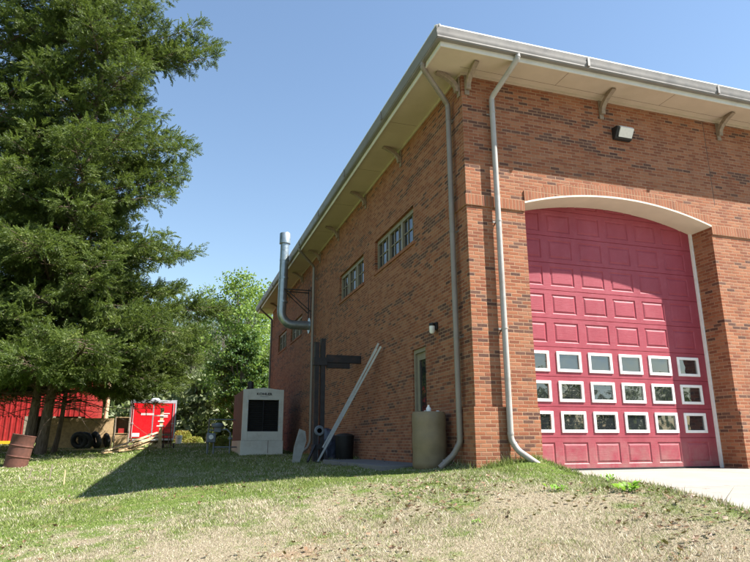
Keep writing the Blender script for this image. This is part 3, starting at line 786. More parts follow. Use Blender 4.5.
def clutter():
    # white board leaning by the post
    x, y = -1.55, 6.6; g = gh(x, y)
    m = MB(); P = [(-.16,0),(.02,-.01),(.22,.55),(.20,.80),(.05,.86),(-.10,.40)]
    fr = []; 
    for u, h in P: fr.append((x+u, y+.30*h, g+.01+h*.95))
    bk = [(a, b+.03, c) for a, b, c in fr]; n = len(fr)
    m.add(fr+bk, [tuple(range(n)), tuple(range(n,2*n))[::-1]] + [(i,(i+1)%n,(i+1)%n+n,i+n) for i in range(n)])
    o = m.build('leaning_board', M['board']); tag(o, 'pale tapered board leaning at the foot of the dark steel post', 'board')
    # bluish crate/tarp bundle behind the ladder
    x, y = -.72, 7.2; g = gh(x, y); random.seed(3)
    t = MB(); N = 14; K = 9; vs = []; fs = []
    for i in range(K):
        ph = PI/2*i/(K-1)
        for k in range(N):
            a = 2*PI*k/N; rr = math.cos(ph)**.55*(1+.13*math.sin(3*a+i)+.08*random.uniform(-1,1))
            vs.append((x+.30*rr*math.cos(a), y+.42*rr*math.sin(a), g-.02+.80*math.sin(ph)*(1+.05*math.sin(2*a))))
    for i in range(K-1):
        for k in range(N): fs.append((i*N+k, i*N+(k+1)%N, (i+1)*N+(k+1)%N, (i+1)*N+k))
    fs.append(tuple(range(N))); t.add(vs, fs)
    tag(t.build('tarp_bundle', M['blue']), 'crumpled blue grey tarp bundle between the steel post and the ladder', 'tarp')
    x, y = -.38, 6.6; g = gh(x, y)
    t = empty('rubbish_bin', (x, y, g), 'black round rubbish bin against the wall behind the ladder', 'bin')
    MB().lathe([(.19,0),(.21,.04),(.24,.56),(.23,.56)], (x,y,g), 20).build('bin_body', M['black'], t, smooth=True)
    MB().lathe([(.25,0),(.25,.04),(.18,.08),(.05,.10)], (x,y,g+.56), 20).build('lid', M['black'], t, smooth=True)
    # slab outside the side door
    m = MB(); m.box(-1.15,-.05,1.35,5.7,-.15,.0); 
    o = m.build('concrete_pad', M['slab'], bevel=.01); o.location.z = .075; o['kind'] = 'structure'
    # tan barrel
    x, y, r = -.40, .98, .295
    g = .03
    t = empty('rain_barrel', (x, y, g), 'tan plastic drum standing between the side door and the corner downspout', 'barrel')
    MB().lathe([(r-.03,0),(r-.005,.03),(r,.10),(r-.008,.30),(r,.34),(r,.58),(r-.008,.62),(r,.74),(r-.006,.90),(r-.02,.935),(r-.05,.94),(r-.06,.922),(.02,.922)], (x,y,g), 36).build('drum', M['drum'], t, smooth=True)
    MB().lathe([(.03,0),(.03,.03),(.025,.035)], (x+.12,y-.12,g+.922), 14).build('bung', M['white'], t)
    MB().lathe([(.03,0),(.03,.03),(.025,.035)], (x-.15,y+.10,g+.922), 14).build('bung', M['drum'], t)
    MB().tube([(x+.13,y-.27,g+.14),(x+.145,y-.34,g+.14),(x+.145,y-.35,g+.09)], .016, 8).build('tap', M['alu'], t)
    t = empty('plastic_bottle', (x-.05, y-.12, g+.925), 'small clear white bottle standing on top of the tan drum', 'bottle')
    MB().lathe([(.04,0),(.042,.02),(.042,.07),(.02,.10),(.014,.105)], (x-.05,y-.12,g+.925), 14).build('bottle_body', M['white'], t, smooth=True)
    MB().lathe([(.017,0),(.017,.02)], (x-.05,y-.12,g+1.03), 12).build('cap', M['white'], t)
clutter()

# ------------------------------------------------------------------ far left yard
def lumber_stake(x, y, h, lean, label, mat='greywood'):
    g = gh(x, y); m = MB(); m.bar((x,y,g-.15),(x+lean,y,g+h),.028,.02)
    tag(m.build('stake', M[mat]), label, 'stake', 'wooden stakes on the lawn')
lumber_stake(-6.52, 4.8, .27, .0, 'palest and rightmost wooden stake on the lawn, nearest the shadow tip', 'lumber')
lumber_stake(-6.98, 6.0, .32, .03, 'thin dark stake upright between the other two stakes')
lumber_stake(-7.55, 6.8, .24, .08, 'dark leaning stake, leftmost of the three on the lawn')

def barrel():
    x, y = -8.66, 11.0; g = gh(x, y); r = .30
    t = empty('rusty_barrel', (x, y, g), 'rusty brown steel drum tilted on the lawn in front of the cedar trunks', 'barrel')
    prof = [(r-.01,0),(r,.01),(r,.28),(r+.014,.29),(r+.014,.31),(r,.32),(r,.57),(r+.014,.58),(r+.014,.60),(r,.61),(r,.86),(r+.01,.88),(r+.004,.89),(r-.012,.86),(r-.02,.80),(.01,.79)]
    o = MB().lathe(prof, (0,0,0), 32).build('drum', M['rust'], smooth=True)
    o.parent = t; o.location = (0,0,-.03); o.rotation_euler = (.0, math.radians(9), 0)
barrel()

def tire(x, y, ax, lean, label, R=.36):
    g = gh(x, y); m = MB()
    prof = []
    for k in range(17):
        a = -PI*.86 + 2*PI*.86*k/16
        prof.append((R-.105+.105*math.cos(a), .095*math.sin(a)))
    n = 40; vs = []; fs = []; K = len(prof)
    for k in range(n):
        a = 2*PI*k/n
        for i, (r_, h) in enumerate(prof):
            rr = r_ + (.006 if (k % 2 and r_ > R-.03) else 0); vs.append((h, rr*math.cos(a), rr*math.sin(a)))
    for k in range(n):
        for i in range(K-1): fs.append((k*K+i, ((k+1)%n)*K+i, ((k+1)%n)*K+i+1, k*K+i+1))
    m.add(vs, fs); o = m.build('tyre', M['tire'], smooth=True)
    o.location = (x, y, g+R*math.cos(lean)); o.rotation_euler = (lean*math.cos(ax), lean, ax)
    tag(o, label, 'tyre', 'tyres leaning against the plywood panel')
def yard():
    # plywood panel
    X0, X1, Y0 = -8.55, -6.98, 20.2; g = gh(-7.8, Y0)
    t = empty('plywood_panel', (-7.75, Y0, g), 'weathered plywood panel fence stretching from the red shed to the shelf rack', 'panel')
    MB().box(X0-.9, X1+.02, Y0, Y0+.02, g-.05, g+1.25).build('sheet', M['osb'], t)
    for x in (X0-.7, X0+.4, X1-.15): MB().box(x, x+.09, Y0+.021, Y0+.11, g-.1, g+1.2).build('post', M['greywood'], t)
    tire(-8.18, Y0-.45, 1.25, -.28, 'leftmost black tyre leaning on the plywood panel, edge nearly on')
    tire(-7.93, Y0-.52, .95, -.30, 'second black tyre from the left, propped against its neighbour')
    tire(-7.55, Y0-.42, .55, -.25, 'black tyre facing widest to the lawn in the middle of the panel')
    tire(-7.15, Y0-.22, .35, -.20, 'rightmost black tyre tucked beside the shelf rack', .31)
    # shelf rack
    x0, x1, y0, y1 = -6.92, -6.33, 20.3, 20.75; g = gh(-6.6, y0); H = 1.28
    t = empty('shelf_rack', ((x0+x1)/2, y0, g), 'old grey wooden shelf rack between the plywood panel and the red trailer', 'shelf')
    for x in (x0, x1-.04): MB().box(x, x+.04, y0, y1, g-.03, g+H).build('side_panel', M['greywood'], t)
    for z in (.05, .52, .60, H-.0): MB().box(x0+.041, x1-.041, y0, y1, g+z-.03, g+z).build('shelf', M['osb'], t)
    MB().box(x0+.041, x1-.041, y1, y1+.02, g, g+H).build('back_panel', M['greywood'], t)
    MB().box(x0+.05, x1-.05, y0-.02, y0-.001, g+.05, g+.50).build('door', M['osb'], t)
    MB().box(x0+.15, x0+.38, y0+.08, y0+.3, g+.602, g+.80).build('box', M['redmetal'], t)
    # trailer
    trailer()
    # wooden post with cross pieces
    x, y = -5.02, 19.6; g = gh(x, y)
    t = empty('wooden_post', (x, y, g), 'bare lumber post with short white cross pieces in front of the red trailer', 'post')
    MB().box(x-.07,x+.07,y-.05,y+.05,g-.1,g+1.70).build('post', M['lumber'], t, bevel=.005)
    for z, w in ((1.35,.30), (1.12,.14), (.92,.18)): MB().box(x-w,x+w*.8,y-.075,y-.052,g+z,g+z+.05).build('cross_piece', M['white'], t)
    # handcart beside it
    t = empty('hand_truck', (x+.28, y+.5, g), 'dark rusty hand truck leaning right of the wooden post', 'hand truck')
    m = MB(); 
    for s in (0, .30): m.tube([(x+.16+s, y+.45, g+.10),(x+.10+s,y+.62,g+1.0)], .022, 8)
    for k in range(4): m.tube([(x+.16,y+.47+.04*k,g+.22+.22*k),(x+.46,y+.47+.04*k,g+.22+.22*k)], .015, 8)
    m.box(x+.14,x+.48,y+.22,y+.45,g+.04,g+.06); m.build('frame', M['rust'], t)
    for s in (-.02, .42): MB().lathe([(.05,0),(.12,.01),(.12,.06),(.05,.07)], (x+.12+s-.0,y+.52,g+.12), 16, 'x').build('wheel', M['tire'], t)
    # lumber pieces
    labs = ['topmost long pale board of the lumber pile sloping down from the trailer', 'wide grey board of the lumber pile beside the wooden post', 'longest thin board of the pile lying out on the grass to the left', 'short pale board crossing under the lumber pile', 'narrow board nearest the lawn in the lumber pile']
    ends = [((-6.9,16.2,.03),(-5.15,20.6,.62)), ((-6.5,16.8,.02),(-4.95,20.3,.55)), ((-9.0,17.4,.03),(-6.3,17.9,.05)), ((-6.35,17.2,.02),(-5.2,19.7,.30)), ((-6.9,15.6,.02),(-5.6,18.3,.04))]
    for (a, b), lb, w in zip(ends, labs, (.14,.24,.10,.14,.09)):
        a = Vector((a[0],a[1],gh(a[0],a[1])+a[2]+.02)); b = Vector((b[0],b[1],gh(b[0],b[1])+b[2]+.02))
        tag(MB().bar(a, b, w, .038).build('lumber_board', M['osb'] if lb[0] != 't' else M['lumber'], bevel=.003), lb, 'board', 'lumber pile by the trailer')
    # sawhorse carrying the high ends
    x, y = -5.05, 20.62; g = gh(x, y)
    t = empty('sawhorse', (x, y, g), 'low wooden sawhorse holding up the lumber pile behind the post', 'sawhorse')
    MB().box(x-.5,x+.45,y-.04,y+.05,g+.50,g+.585).build('beam', M['greywood'], t)
    for s in (-.42, .38):
        for d in (-.18, .18): MB().bar((x+s,y,g+.5),(x+s,y+d,g),.05,.04).build('leg', M['greywood'], t)
    # bucket-like white object right of the trailer
    x, y = -4.2, 24.6; g = gh(x, y)
    t = empty('bucket', (x, y, g), 'white plastic bucket at the right rear corner of the trailer', 'bucket')
    MB().lathe([(.14,0),(.17,.38),(.18,.38),(.18,.42),(.16,.42),(.13,.03)], (x,y,g), 20).build('pail', M['white'], t, smooth=True)
    MB().tube([(x-.17,y,g+.36),(x-.12,y-.12,g+.30),(x,y-.19,g+.26),(x+.12,y-.12,g+.30),(x+.17,y,g+.36)], .006, 6).build('handle', M['darksteel'], t)

def trailer():
    x0, x1, y0, y1 = -6.62, -4.42, 25.0, 29.6; g = gh(-5.5, y0); zb, zt = g+.22, g+2.12
    t = empty('cargo_trailer', ((x0+x1)/2, y0, g), 'bright red enclosed cargo trailer with double rear doors parked at the lawn edge', 'trailer')
    MB().box(x0,x1,y0+.03,y1,zb,zt).build('body', M['trailerred'], t, bevel=.03)
    f = MB(); w = .045
    f.box(x0-.01,x0+w,y0-.01,y0+.03,zb,zt); f.box(x1-w,x1+.01,y0-.01,y0+.03,zb,zt); f.box(x0+w,x1-w,y0-.01,y0+.03,zt-.09,zt+.01); f.box(x0+w,x1-w,y0-.01,y0+.03,zb-.06,zb+.05)
    f.build('rear_frame', M['alu'], t)
    MB().box(x0-.02,x1+.02,y0+.0,y1,zt+.012,zt+.05).build('roof_trim', M['alu'], t)
    xm = (x0+x1)/2
    for a, b in ((x0+w+.01, xm-.012), (xm+.012, x1-w-.01)):
        d = MB().box(a,b,y0-.035,y0-.012,zb+.06,zt-.10).build('rear_door', M['trailerred'], t)
        h = MB()
        for xx in ((a+.09) if a < xm-.2 and a < x0+.3 else b-.09,): h.tube([(xx,y0-.06,zb+.06),(xx,y0-.06,zt-.10)], .014, 8); h.box(xx-.05,xx+.05,y0-.075,y0-.045,zb+.75,zb+.80)
        h.box(a-.004,a+.012,y0-.04,y0-.036,zb+.06,zt-.10); h.box(b-.012,b+.004,y0-.04,y0-.036,zb+.06,zt-.10); h.box(a,b,y0-.04,y0-.036,zt-.112,zt-.10)
        h.build('bar', M['alu'], d)
    # small white lettering decal, too small in the photograph to read
    s = MB(); random.seed(5); x = x0+.52
    for k in range(9):
        wd = random.uniform(.04,.06); s.box(x,x+wd,y0-.042,y0-.037,zb+1.18,zb+1.28); x += wd+.016
    s.build('decal', M['white'], t)
    s = MB(); s.box(x0+.18,x0+.52,y0-.045,y0-.037,zb+.12,zb+.30); s.build('number_plate', M['white'], t)
    s = MB(); s.box(xm+.42,xm+.80,y0-.045,y0-.037,zb+1.25,zb+1.29); s.box(xm+.50,xm+.72,y0-.045,y0-.037,zb+1.08,zb+1.11); s.build('decal', M['white'], t)
    MB().lathe([(.22,0),(.22,.05),(.16,.11),(.04,.13)], ((x0+x1)/2+.05,y0+.5,zt+.05), 18).build('roof_vent', M['alu'], t, smooth=True)
    for x, yy in ((x0+.02,26.9),(x0+.02,27.8),(x1-.24,26.9),(x1-.24,27.8)):
        MB().lathe([(.12,0),(.30,.01),(.33,.05),(.33,.17),(.30,.21),(.12,.22)], (x,yy,g+.33), 24, 'x').build('wheel', M['tire'], t)
    for x in (x0+.12, x1-.2): MB().box(x,x+.08,y0-.03,y0-.012,zb-.05,zb+.0).build('tail_light', M['redmetal'], t)
    m = MB(); m.bar((x0+.3,y1,zb),(xm,y1+1.2,zb),.08,.08); m.bar((x1-.3,y1,zb),(xm,y1+1.2,zb),.08,.08); m.build('drawbar', M['black'], t)
yard()

def ribbed(m, x0, x1, y, z0, z1, pitch=.23, d=.025):
    n = max(1, int((x1-x0)/pitch)); p = (x1-x0)/n
    for i in range(n):
        a = x0+i*p
        xs = [(a,y),(a+p*.62,y),(a+p*.70,y-d),(a+p*.92,y-d),(a+p,y)]
        for (u0,v0),(u1,v1) in zip(xs[:-1], xs[1:]): m.quad((u0,v0,z0),(u1,v1,z0),(u1,v1,z1),(u0,v0,z1))
def shed():
    x0, x1, y0, y1 = -17.5, -8.52, 24.0, 31.0; g = gh(-11, y0); z1, z2 = g+1.28, g+3.55
    t = empty('red_shed', ((x0+x1)/2, y0, g), 'long red metal pole shed with dark open bays behind the cedars', 'shed')
    m = MB(); ribbed(m, x0, x1, y0, z1, z2)
    m.prism([(x0,z2),(x1,z2),(x1,z2+.45),((x0+x1)/2,z2+1.7),(x0,z2+.45)], 'y', y0+.002, y0+.03)
    m.build('front_cladding', M['redmetal'], t)
    m = MB(); ribbed(m, -17.5, -11.15, y0+.001, g-.1, z1-.003); m.build('lower_cladding', M['redmetal'], t)
    MB().box(-17.5,-11.15,y0-.06,y0-.03,g+.02,g+.16).build('kick_board', M['yellow'], t)
    MB().box(x1-.04,x1,y0+.04,y1,g-.1,z2+.4).build('side_cladding', M['redmetal'], t); m = MB(); m.box(x0,x1-.05,y1,y1+.04,g-.1,z2+.4); m.box(-11.2,-11.15,y0+.04,y1,g-.1,z2); m.box(x0,x1-.05,y0+1.8,y0+1.84,g-.1,z2)
    m.build('inner_wall', M['interior'], t)
    for x in (-11.08, -9.9, -8.8): MB().box(x-.06,x+.06,y0-.02,y0+.10,g-.1,z1).build('post', M['greywood'], t)
    r = MB(); xc = (x0+x1)/2
    for s, xe in ((0,x0-.35),(1,x1+.35)):
        r.add([(xc,y0-.4,z2+1.78),(xe,y0-.4,z2+.36),(xe,y1+.3,z2+.36),(xc,y1+.3,z2+1.78),(xc,y0-.4,z2+1.84),(xe,y0-.4,z2+.42),(xe,y1+.3,z2+.42),(xc,y1+.3,z2+1.84)],
              [(0,1,2,3),(4,7,6,5),(0,4,5,1),(1,5,6,2),(2,6,7,3),(3,7,4,0)])
    r.build('roof', M['shedroof'], t)
shed()

# ------------------------------------------------------------------ vegetation
def basis(D, roll=None):
    """rotation matrices whose local x axis is D (n,3)"""
    D = D/np.linalg.norm(D, axis=1, keepdims=True)
    up = np.tile([0,0,1.], (len(D),1)); sw = np.abs(D[:,2]) > .95; up[sw] = [1,0,0]
    s = np.cross(up, D); s /= np.linalg.norm(s, axis=1, keepdims=True); u = np.cross(D, s)
    if roll is not None:
        c, q = np.cos(roll)[:,None], np.sin(roll)[:,None]; s, u = s*c+u*q, u*c-s*q
    return np.stack([D, s, u], 2)
def place(T, P, D, scale, rng, roll=None):
    if roll is None: roll = rng.uniform(0, 2*PI, len(P))
    R = basis(D, roll)
    V = np.einsum('nij,vj->nvi', R*scale[:,None,None], T) + P[:,None,:]
    return V.reshape(-1, 3)
def frond_template(rng, ntw=20, w=.038, l0=.36, flat=.5):
    """plume: an axis of length 1 with short tapering twigs, each a pair of slim triangles"""
    tris = []
    for i in range(ntw):
        t = .08 + .90*i/ntw; L = l0*(1-.62*t)*rng.uniform(.8,1.2)
        ang = (i % 2)*PI + rng.uniform(-.9,.9); th = rng.uniform(.55,.95)
        d = np.array([math.cos(th), math.sin(th)*math.cos(ang), math.sin(th)*math.sin(ang)*flat]); d /= np.linalg.norm(d)
        p = np.array([t, 0, .04*math.sin(t*3)]); s = np.cross(d, rng.normal(size=3)); s /= np.linalg.norm(s)
        q = p + d*L*.55; s2 = np.cross(d, rng.normal(size=3)); s2 /= np.linalg.norm(s2)
        tris += [p - s*w*.3, q + s*w*.8, p + d*L*.9 - s*w*.5]
        tris += [p + d*L*.25 - s2*w, p + d*L*.35 + s2*w, p + d*L*1.1]
    s = np.array([0, w*.5, 0])
    tris += [np.array([0,0,0.])-s*.4, np.array([0,0,0.])+s*.4, np.array([1.05,0,0])]
    return np.array(tris)
def curve_pts(p0, d0, L, n, droop, rng, wob=.06, lift=0.0):
    pts = [np.array(p0, float)]; d = np.array(d0, float); d /= np.linalg.norm(d)
    for i in range(n):
        t = (i+1)/n
        d = d + np.array([0,0,-droop*(1-t) + lift*t])/n + rng.normal(size=3)*wob
        d /= np.linalg.norm(d); pts.append(pts[-1] + d*L/n)
    return np.array(pts)

def cedar(name, base, H, radius, label, seed, z_lo=2.2, nlimb=120, trunks=((0,0,1.0),), special=(), fscale=.42, dens=1.0, group=None, squash=None, trad=.14):
    rng = np.random.default_rng(seed); bx, by = base; g = gh(bx, by)
    t = empty(name, (bx, by, g), label, 'tree', group)
    tm = MB()
    axes = []
    for ti, (lx, ly, f) in enumerate(trunks):
        n = 12; P = []; ox = .42*ti*(-1 if ti else 1)
        for i in range(n+1):
            q = i/n; w = 1-math.exp(-3*q); P.append((bx+ox+lx*w+.12*math.sin(5*q+lx*3), by+ly*w+.1*math.sin(4*q+1), g-.2+(H*f+.2)*q))
        tm.tube(P, [(trad*f*(1-i/n)**.8+.02)*(1.3 if i == 0 else 1) for i in range(n+1)], 10); axes.append(np.array(P))
    tm.build('trunk', M['barkc'], t, smooth=True)
    lm = MB(); FP = []; FD = []; FS = []
    def fill(pts, L, sec_scale=1.0, start=.22):
        n = len(pts)-1; nsec = max(4, int(L*4.6*dens))
        for k in range(nsec):
            q = start + (1-start)*(k+rng.uniform(0,.9))/nsec; f = q*n; i = min(n-1, int(f)); p = pts[i]+(pts[i+1]-pts[i])*(f-i)
            d = pts[i+1]-pts[i]; d = d/np.linalg.norm(d); side = np.cross(d, [0,0,1.]); side /= max(.1, np.linalg.norm(side))
            sd = d*.55 + side*(1 if k % 2 else -1)*rng.uniform(.5,1.1) + np.array([0,0,rng.uniform(-.25,.40)])
            sl = (.30 + .30*L*(1-q)**.8)*rng.uniform(.7,1.2)*sec_scale
            sp = curve_pts(p, sd, sl, 5, .35, rng, .07, .15)
            if sl > .5: lm.tube(sp.tolist(), [.012,.011,.009,.007,.005,.003], 4, cap=False)
            nf = max(3, int(sl*11*dens))
            for j in range(nf):
                u = .12 + .88*(j+rng.uniform(0,1))/nf; ff = min(4.99, u*5); a = int(ff); pp = sp[a]+(sp[a+1]-sp[a])*(ff-a)
                dd = sp[a+1]-sp[a]; dd = dd/np.linalg.norm(dd)
                v = dd*.9 + rng.normal(size=3)*.50 + np.array([0,0,-.16]); FP.append(pp); FD.append(v); FS.append(fscale*rng.uniform(.6,1.15))
        # leader tip
        d = pts[-1]-pts[-2]
        for j in range(5): FP.append(pts[-1]-d*rng.uniform(0,.8)); FD.append(d/np.linalg.norm(d)+rng.normal(size=3)*.25); FS.append(fscale*rng.uniform(.7,1.1))
    zs = np.linspace(z_lo, H*.98, nlimb)
    for k, z in enumerate(zs):
        ax = axes[k % len(axes)]; zz = min(g+z, ax[-1][2]-.05); i = np.searchsorted(ax[:,2], zz)-1; i = min(max(i,0), len(ax)-2)
        f = (zz-ax[i][2])/(ax[i+1][2]-ax[i][2]); p = ax[i]+(ax[i+1]-ax[i])*f
        a = k*2.39996 + rng.uniform(-.3,.3); R = float(np.interp(z, *radius))*rng.uniform(.5,1.12)
        if squash is not None: R *= squash(a)
        upk = .10 + .5*z/H
        pts = curve_pts(p, (math.cos(a), math.sin(a), upk), R*1.06, 8, .55, rng, .05, .30)
        lm.tube(pts.tolist(), [max(.006, .055*(1-j/8)*(R/4)) for j in range(9)], 5, cap=False)
        fill(pts, R)
    for (z, az, L, rise, sc) in special:
        ax = axes[0]; i = np.searchsorted(ax[:,2], g+z)-1; p = ax[i]
        pts = curve_pts((p[0],p[1],g+z), (math.sin(az), math.cos(az), rise), L, 10, .25, rng, .035, .30)
        lm.tube(pts.tolist(), [max(.008, .06*(1-j/10)) for j in range(11)], 6, cap=False); fill(pts, L, sc, .30)
    # bare twigs below the crown
    for k in range(64):
        a = rng.uniform(0, 2*PI); z = rng.uniform(1.5, z_lo+1.2); ax = axes[k % len(axes)]
        pts = curve_pts((ax[1][0],ax[1][1],g+z), (math.cos(a),math.sin(a),.25), rng.uniform(1.2,4.6), 6, .9, rng, .12, .1)
        lm.tube(pts.tolist(), [.022,.018,.014,.010,.008,.006,.004], 4, cap=False)
        for s in range(4):
            q = pts[2+s]; pp = curve_pts(q, rng.normal(size=3)+(pts[-1]-pts[0])*.4, rng.uniform(.3,.8), 3, .4, rng, .15)
            lm.tube(pp.tolist(), [.008,.006,.004,.002], 3, cap=False)
    lm.build('branch', M['barkc'], t)['kind'] = 'stuff'
    FP = np.array(FP); FD = np.array(FD); FS = np.array(FS)
    Vs = []
    for q in range(4):
        T = frond_template(rng); sel = np.arange(len(FP)) % 4 == q
        Vs.append(place(T, FP[sel], FD[sel], FS[sel], rng))
    V = np.concatenate(Vs); print(name, 'fronds', len(FP), 'tris', len(V)//3)
    tri_mesh('crown', V, M['cedar'], t)
    return t

RAD = ([1.5, 2.5, 3.6, 4.8, 6.4, 8, 10, 13, 16, 20, 24, 27], [3.4, 5.0, 5.7, 5.3, 4.4, 3.7, 3.3, 3.1, 2.7, 2.0, 1.5, .4])
cedar('cedar_tree', (-8.95, 15.6), 27, RAD, 'tall leaning twin trunk cedar filling the left edge of the photo', 21, 2.3, 340,
      trunks=((.9,-.6,1.0),(.2,.2,.93)), special=((15.6,1.35,5.0,.55,1.0),(15.0,1.50,4.9,.50,1.0),(15.6,1.62,4.4,.50,.9),(11.4,1.50,3.9,.22,1.0),(10.9,1.35,3.5,.20,.9),(5.0,1.5,5.8,.12,.9),(2.9,2.7,4.2,-.02,1.0),(3.1,3.2,4.4,-.02,1.0),(2.7,3.7,4.0,.0,1.0),(3.4,2.3,4.6,.0,1.0)), fscale=.44, dens=1.34)
cedar('cedar_tree', (-8.75, 16.6), 11.5, ([1.8,3,4.5,6,8,11.5], [3.2,4.6,4.2,3.2,2.0,.3]), 'shorter cedar with one slender pale trunk right of the leaning twin trunks', 33, 2.2, 110,
      trunks=((.45,0,.8),), special=((3.0,1.35,5.2,.20,.9),), fscale=.44, dens=1.15, trad=.09)
cedar('cedar_tree', (-13.2, 16.8), 24, ([1.8,3,5,8,12,16,20,24], [4.4,5.4,5.2,4.6,4.2,3.4,2.4,.4]), 'dense cedar whose crown closes the upper left corner behind the twin trunk cedar', 44, 1.9, 210,
      trunks=((.3,0,1.0),), fscale=.56, dens=.9, trad=.16)

def leafy(name, base, H, crown, label, seed, mat, cat='tree', leaf=.16, n=9000, trunk_r=.16, shape='round', group=None, bark='barkd', clumps=34, z0=None, sparse=.0):
    """trunk, forking limbs and a crown of leaf clumps"""
    rng = np.random.default_rng(seed); bx, by = base; g = gh(bx, by); z0 = z0 if z0 is not None else H*.3
    t = empty(name, (bx, by, g), label, cat, group); R = crown
    tr = curve_pts((bx,by,g-.2), (rng.normal()*.05,rng.normal()*.05,1), H*.93, 10, 0, rng, .025)
    m = MB(); m.tube(tr.tolist(), [trunk_r*(1-.085*i)*(1.3 if i == 0 else 1) for i in range(11)], 8)
    C = []
    for k in range(clumps):
        q = (k+.5)/clumps; z = z0 + (H-z0)*q
        if shape == 'round': rr = R*math.sin(PI*min(.97, max(.08, .12+.86*q)))**.6
        elif shape == 'cone': rr = R*(1-q)**.7+.15
        else: rr = R*(.55+.45*math.sin(3.1*q))
        a = k*2.39996+rng.uniform(-.4,.4); rad = rr*rng.uniform(.25,1.3)
        c = np.array([bx+(tr[-1][0]-bx)*q+rad*math.cos(a), by+(tr[-1][1]-by)*q+rad*math.sin(a), g+z])
        zi = max(z*.62, z0*.7); i = min(9, int(zi/H/.093)); s = tr[i]
        pts = curve_pts(s, c-s, np.linalg.norm(c-s), 5, 0, rng, .06); pts[-1] = c
        m.tube(pts.tolist(), [max(.01, trunk_r*.30*(1-j/6)) for j in range(6)], 5, cap=False)
        C.append((c, rng.uniform(.5,1.0)))
        for e in range(3):
            q2 = curve_pts(pts[3], rng.normal(size=3)*.6+(c-s)/np.linalg.norm(c-s), R*.5, 3, 0, rng, .1); m.tube(q2.tolist(), [.015,.01,.008,.004], 3, cap=False); C.append((q2[-1], rng.uniform(.35,.7)))
    m.build('trunk', M[bark], t, smooth=True)
    C_ = np.array([c for c, _ in C]); Wt = np.array([w for _, w in C]); idx = rng.choice(len(C), n, p=Wt**2/np.sum(Wt**2))
    rad = (R*.36*Wt[idx])[:,None]; off = rng.normal(size=(n,3)); off /= np.linalg.norm(off, axis=1, keepdims=True); off *= rng.uniform(0,1,(n,1))**.45
    P = C_[idx] + off*rad*np.array([1.15,1.15,.75])
    D = rng.normal(size=(n,3)) + np.array([0,0,-.1])
    if shape == 'pine': T = np.array([[0,-.06,0],[0,.06,0],[1,0,0],[.1,0,-.06],[.1,0,.06],[.9,.25,0],[.1,-.05,.0],[.15,.05,.0],[.9,-.28,.1]])
    else: T = np.array([[0,-.05,0],[.45,.38,.06],[1,0,0],[0,.05,0],[.45,-.38,.06],[.98,-.02,0]])
    tri_mesh('crown', place(T, P, D, leaf*rng.uniform(.6,1.2,n), rng), M[mat], t)
    return t

def wd(px, D, off=0):
    """ground position seen in direction px at depth D (used once to lay out the far trees)"""
    d = fw + r2*((px-375)/617.42); return (-4.6168+d.x*D+off, -9.0973+d.y*D)
leafy('spring_tree', wd(247,44), 11.4, 3.0, 'bright green young spring tree rising behind the far corner of the station', 51, 'bright', leaf=.20, n=12500, trunk_r=.14, clumps=46, z0=3.0)
leafy('evergreen_tree', wd(248,40), 6.8, 1.55, 'dense dark green rounded evergreen directly above the generator', 52, 'darkleaf', leaf=.20, n=12000, trunk_r=.14, clumps=30, z0=1.6)
specs = [(197,52,11.8,2.9,'bushy pine filling the gap beside the spring tree'),(226,58,13.5,2.6,'tall pine left of the bright green spring tree'),(206,66,13.6,2.8,'tallest grey green pine above the round yellow bush'),
         (189,60,11.8,2.5,'pine just right of the cedar edge above the trailer corner'),(171,56,11.0,2.6,'pine standing directly behind the red trailer roof'),
         (150,64,12.5,3.0,'pine behind the left half of the red trailer'),(262,70,16.0,2.8,'tall pine showing through the top of the spring tree'),
         (128,58,11.5,2.8,'pine behind the wooden shelf rack'),(104,62,12.0,3.0,'pine behind the plywood panel'),(238,74,15.0,3.0,'distant pine between the spring tree and its left neighbour')]
for i, (px, D, H, R, lb) in enumerate(specs):
    leafy('pine_tree', wd(px,D), H, R, lb, 60+i, 'pine', leaf=.42, n=5200, trunk_r=.17, shape='pine', clumps=34, z0=H*.22, group='pines at the wood edge')
for px, D, lb in ((108,38,'bare pale dead trunk left of the two behind the plywood panel'),(119,38.5,'bare pale dead trunk right of the two behind the plywood panel')):
    x, y = wd(px, D); g = gh(x, y)
    tag(MB().tube([(x,y,g-.2),(x+.1,y,g+3),(x+.15,y,g+5.5)], [.13,.11,.09], 10).build('dead_trunk', M['lumber'], smooth=True), lb, 'tree trunk', 'dead trunks behind the yard')
def bush(px, D, R, H, lb, mat, seed, name='bush', leaf=.10, n=2600):
    rng = np.random.default_rng(seed); x, y = wd(px, D); g = gh(x, y); th = rng.uniform(0,2*PI,n); ph = np.arccos(rng.uniform(0,1,n)); r = rng.uniform(.55,1,n)**.4*(1+.12*np.sin(3*th+2)*np.sin(4*ph))
    P = np.stack([x+R*r*np.sin(ph)*np.cos(th), y+R*.8*r*np.sin(ph)*np.sin(th), g+H*r*np.cos(ph)], 1); D_ = (P-np.array([x,y,g]))+rng.normal(size=(n,3))*.5
    T = np.array([[0,-.05,0],[.45,.35,.06],[1,0,0],[0,.05,0],[.45,-.35,.06],[.98,-.02,0]])
    t = empty(name, (x,y,g), lb, 'bush'); tri_mesh('foliage', place(T, P, D_, leaf*rng.uniform(.6,1.2,n), rng), M[mat], t)
    m = MB()
    for k in range(7): a = k*.9; m.tube([(x,y,g-.05),(x+R*.5*math.cos(a),y+R*.4*math.sin(a),g+H*.7)], [.02,.008], 5)
    m.build('stem', M['barkd'], t)
bush(193, 37, .70, .62, 'low round yellow green bush on the lawn right of the trailer', 'bushy', 71)
bush(206, 36, .45, .32, 'tiny low pale bush beside the round yellow green bush', 'bushy', 72, n=900)
bush(232, 30, .5, .45, 'pale dry bush tucked left of the generator base', 'bushy', 73, n=1600)

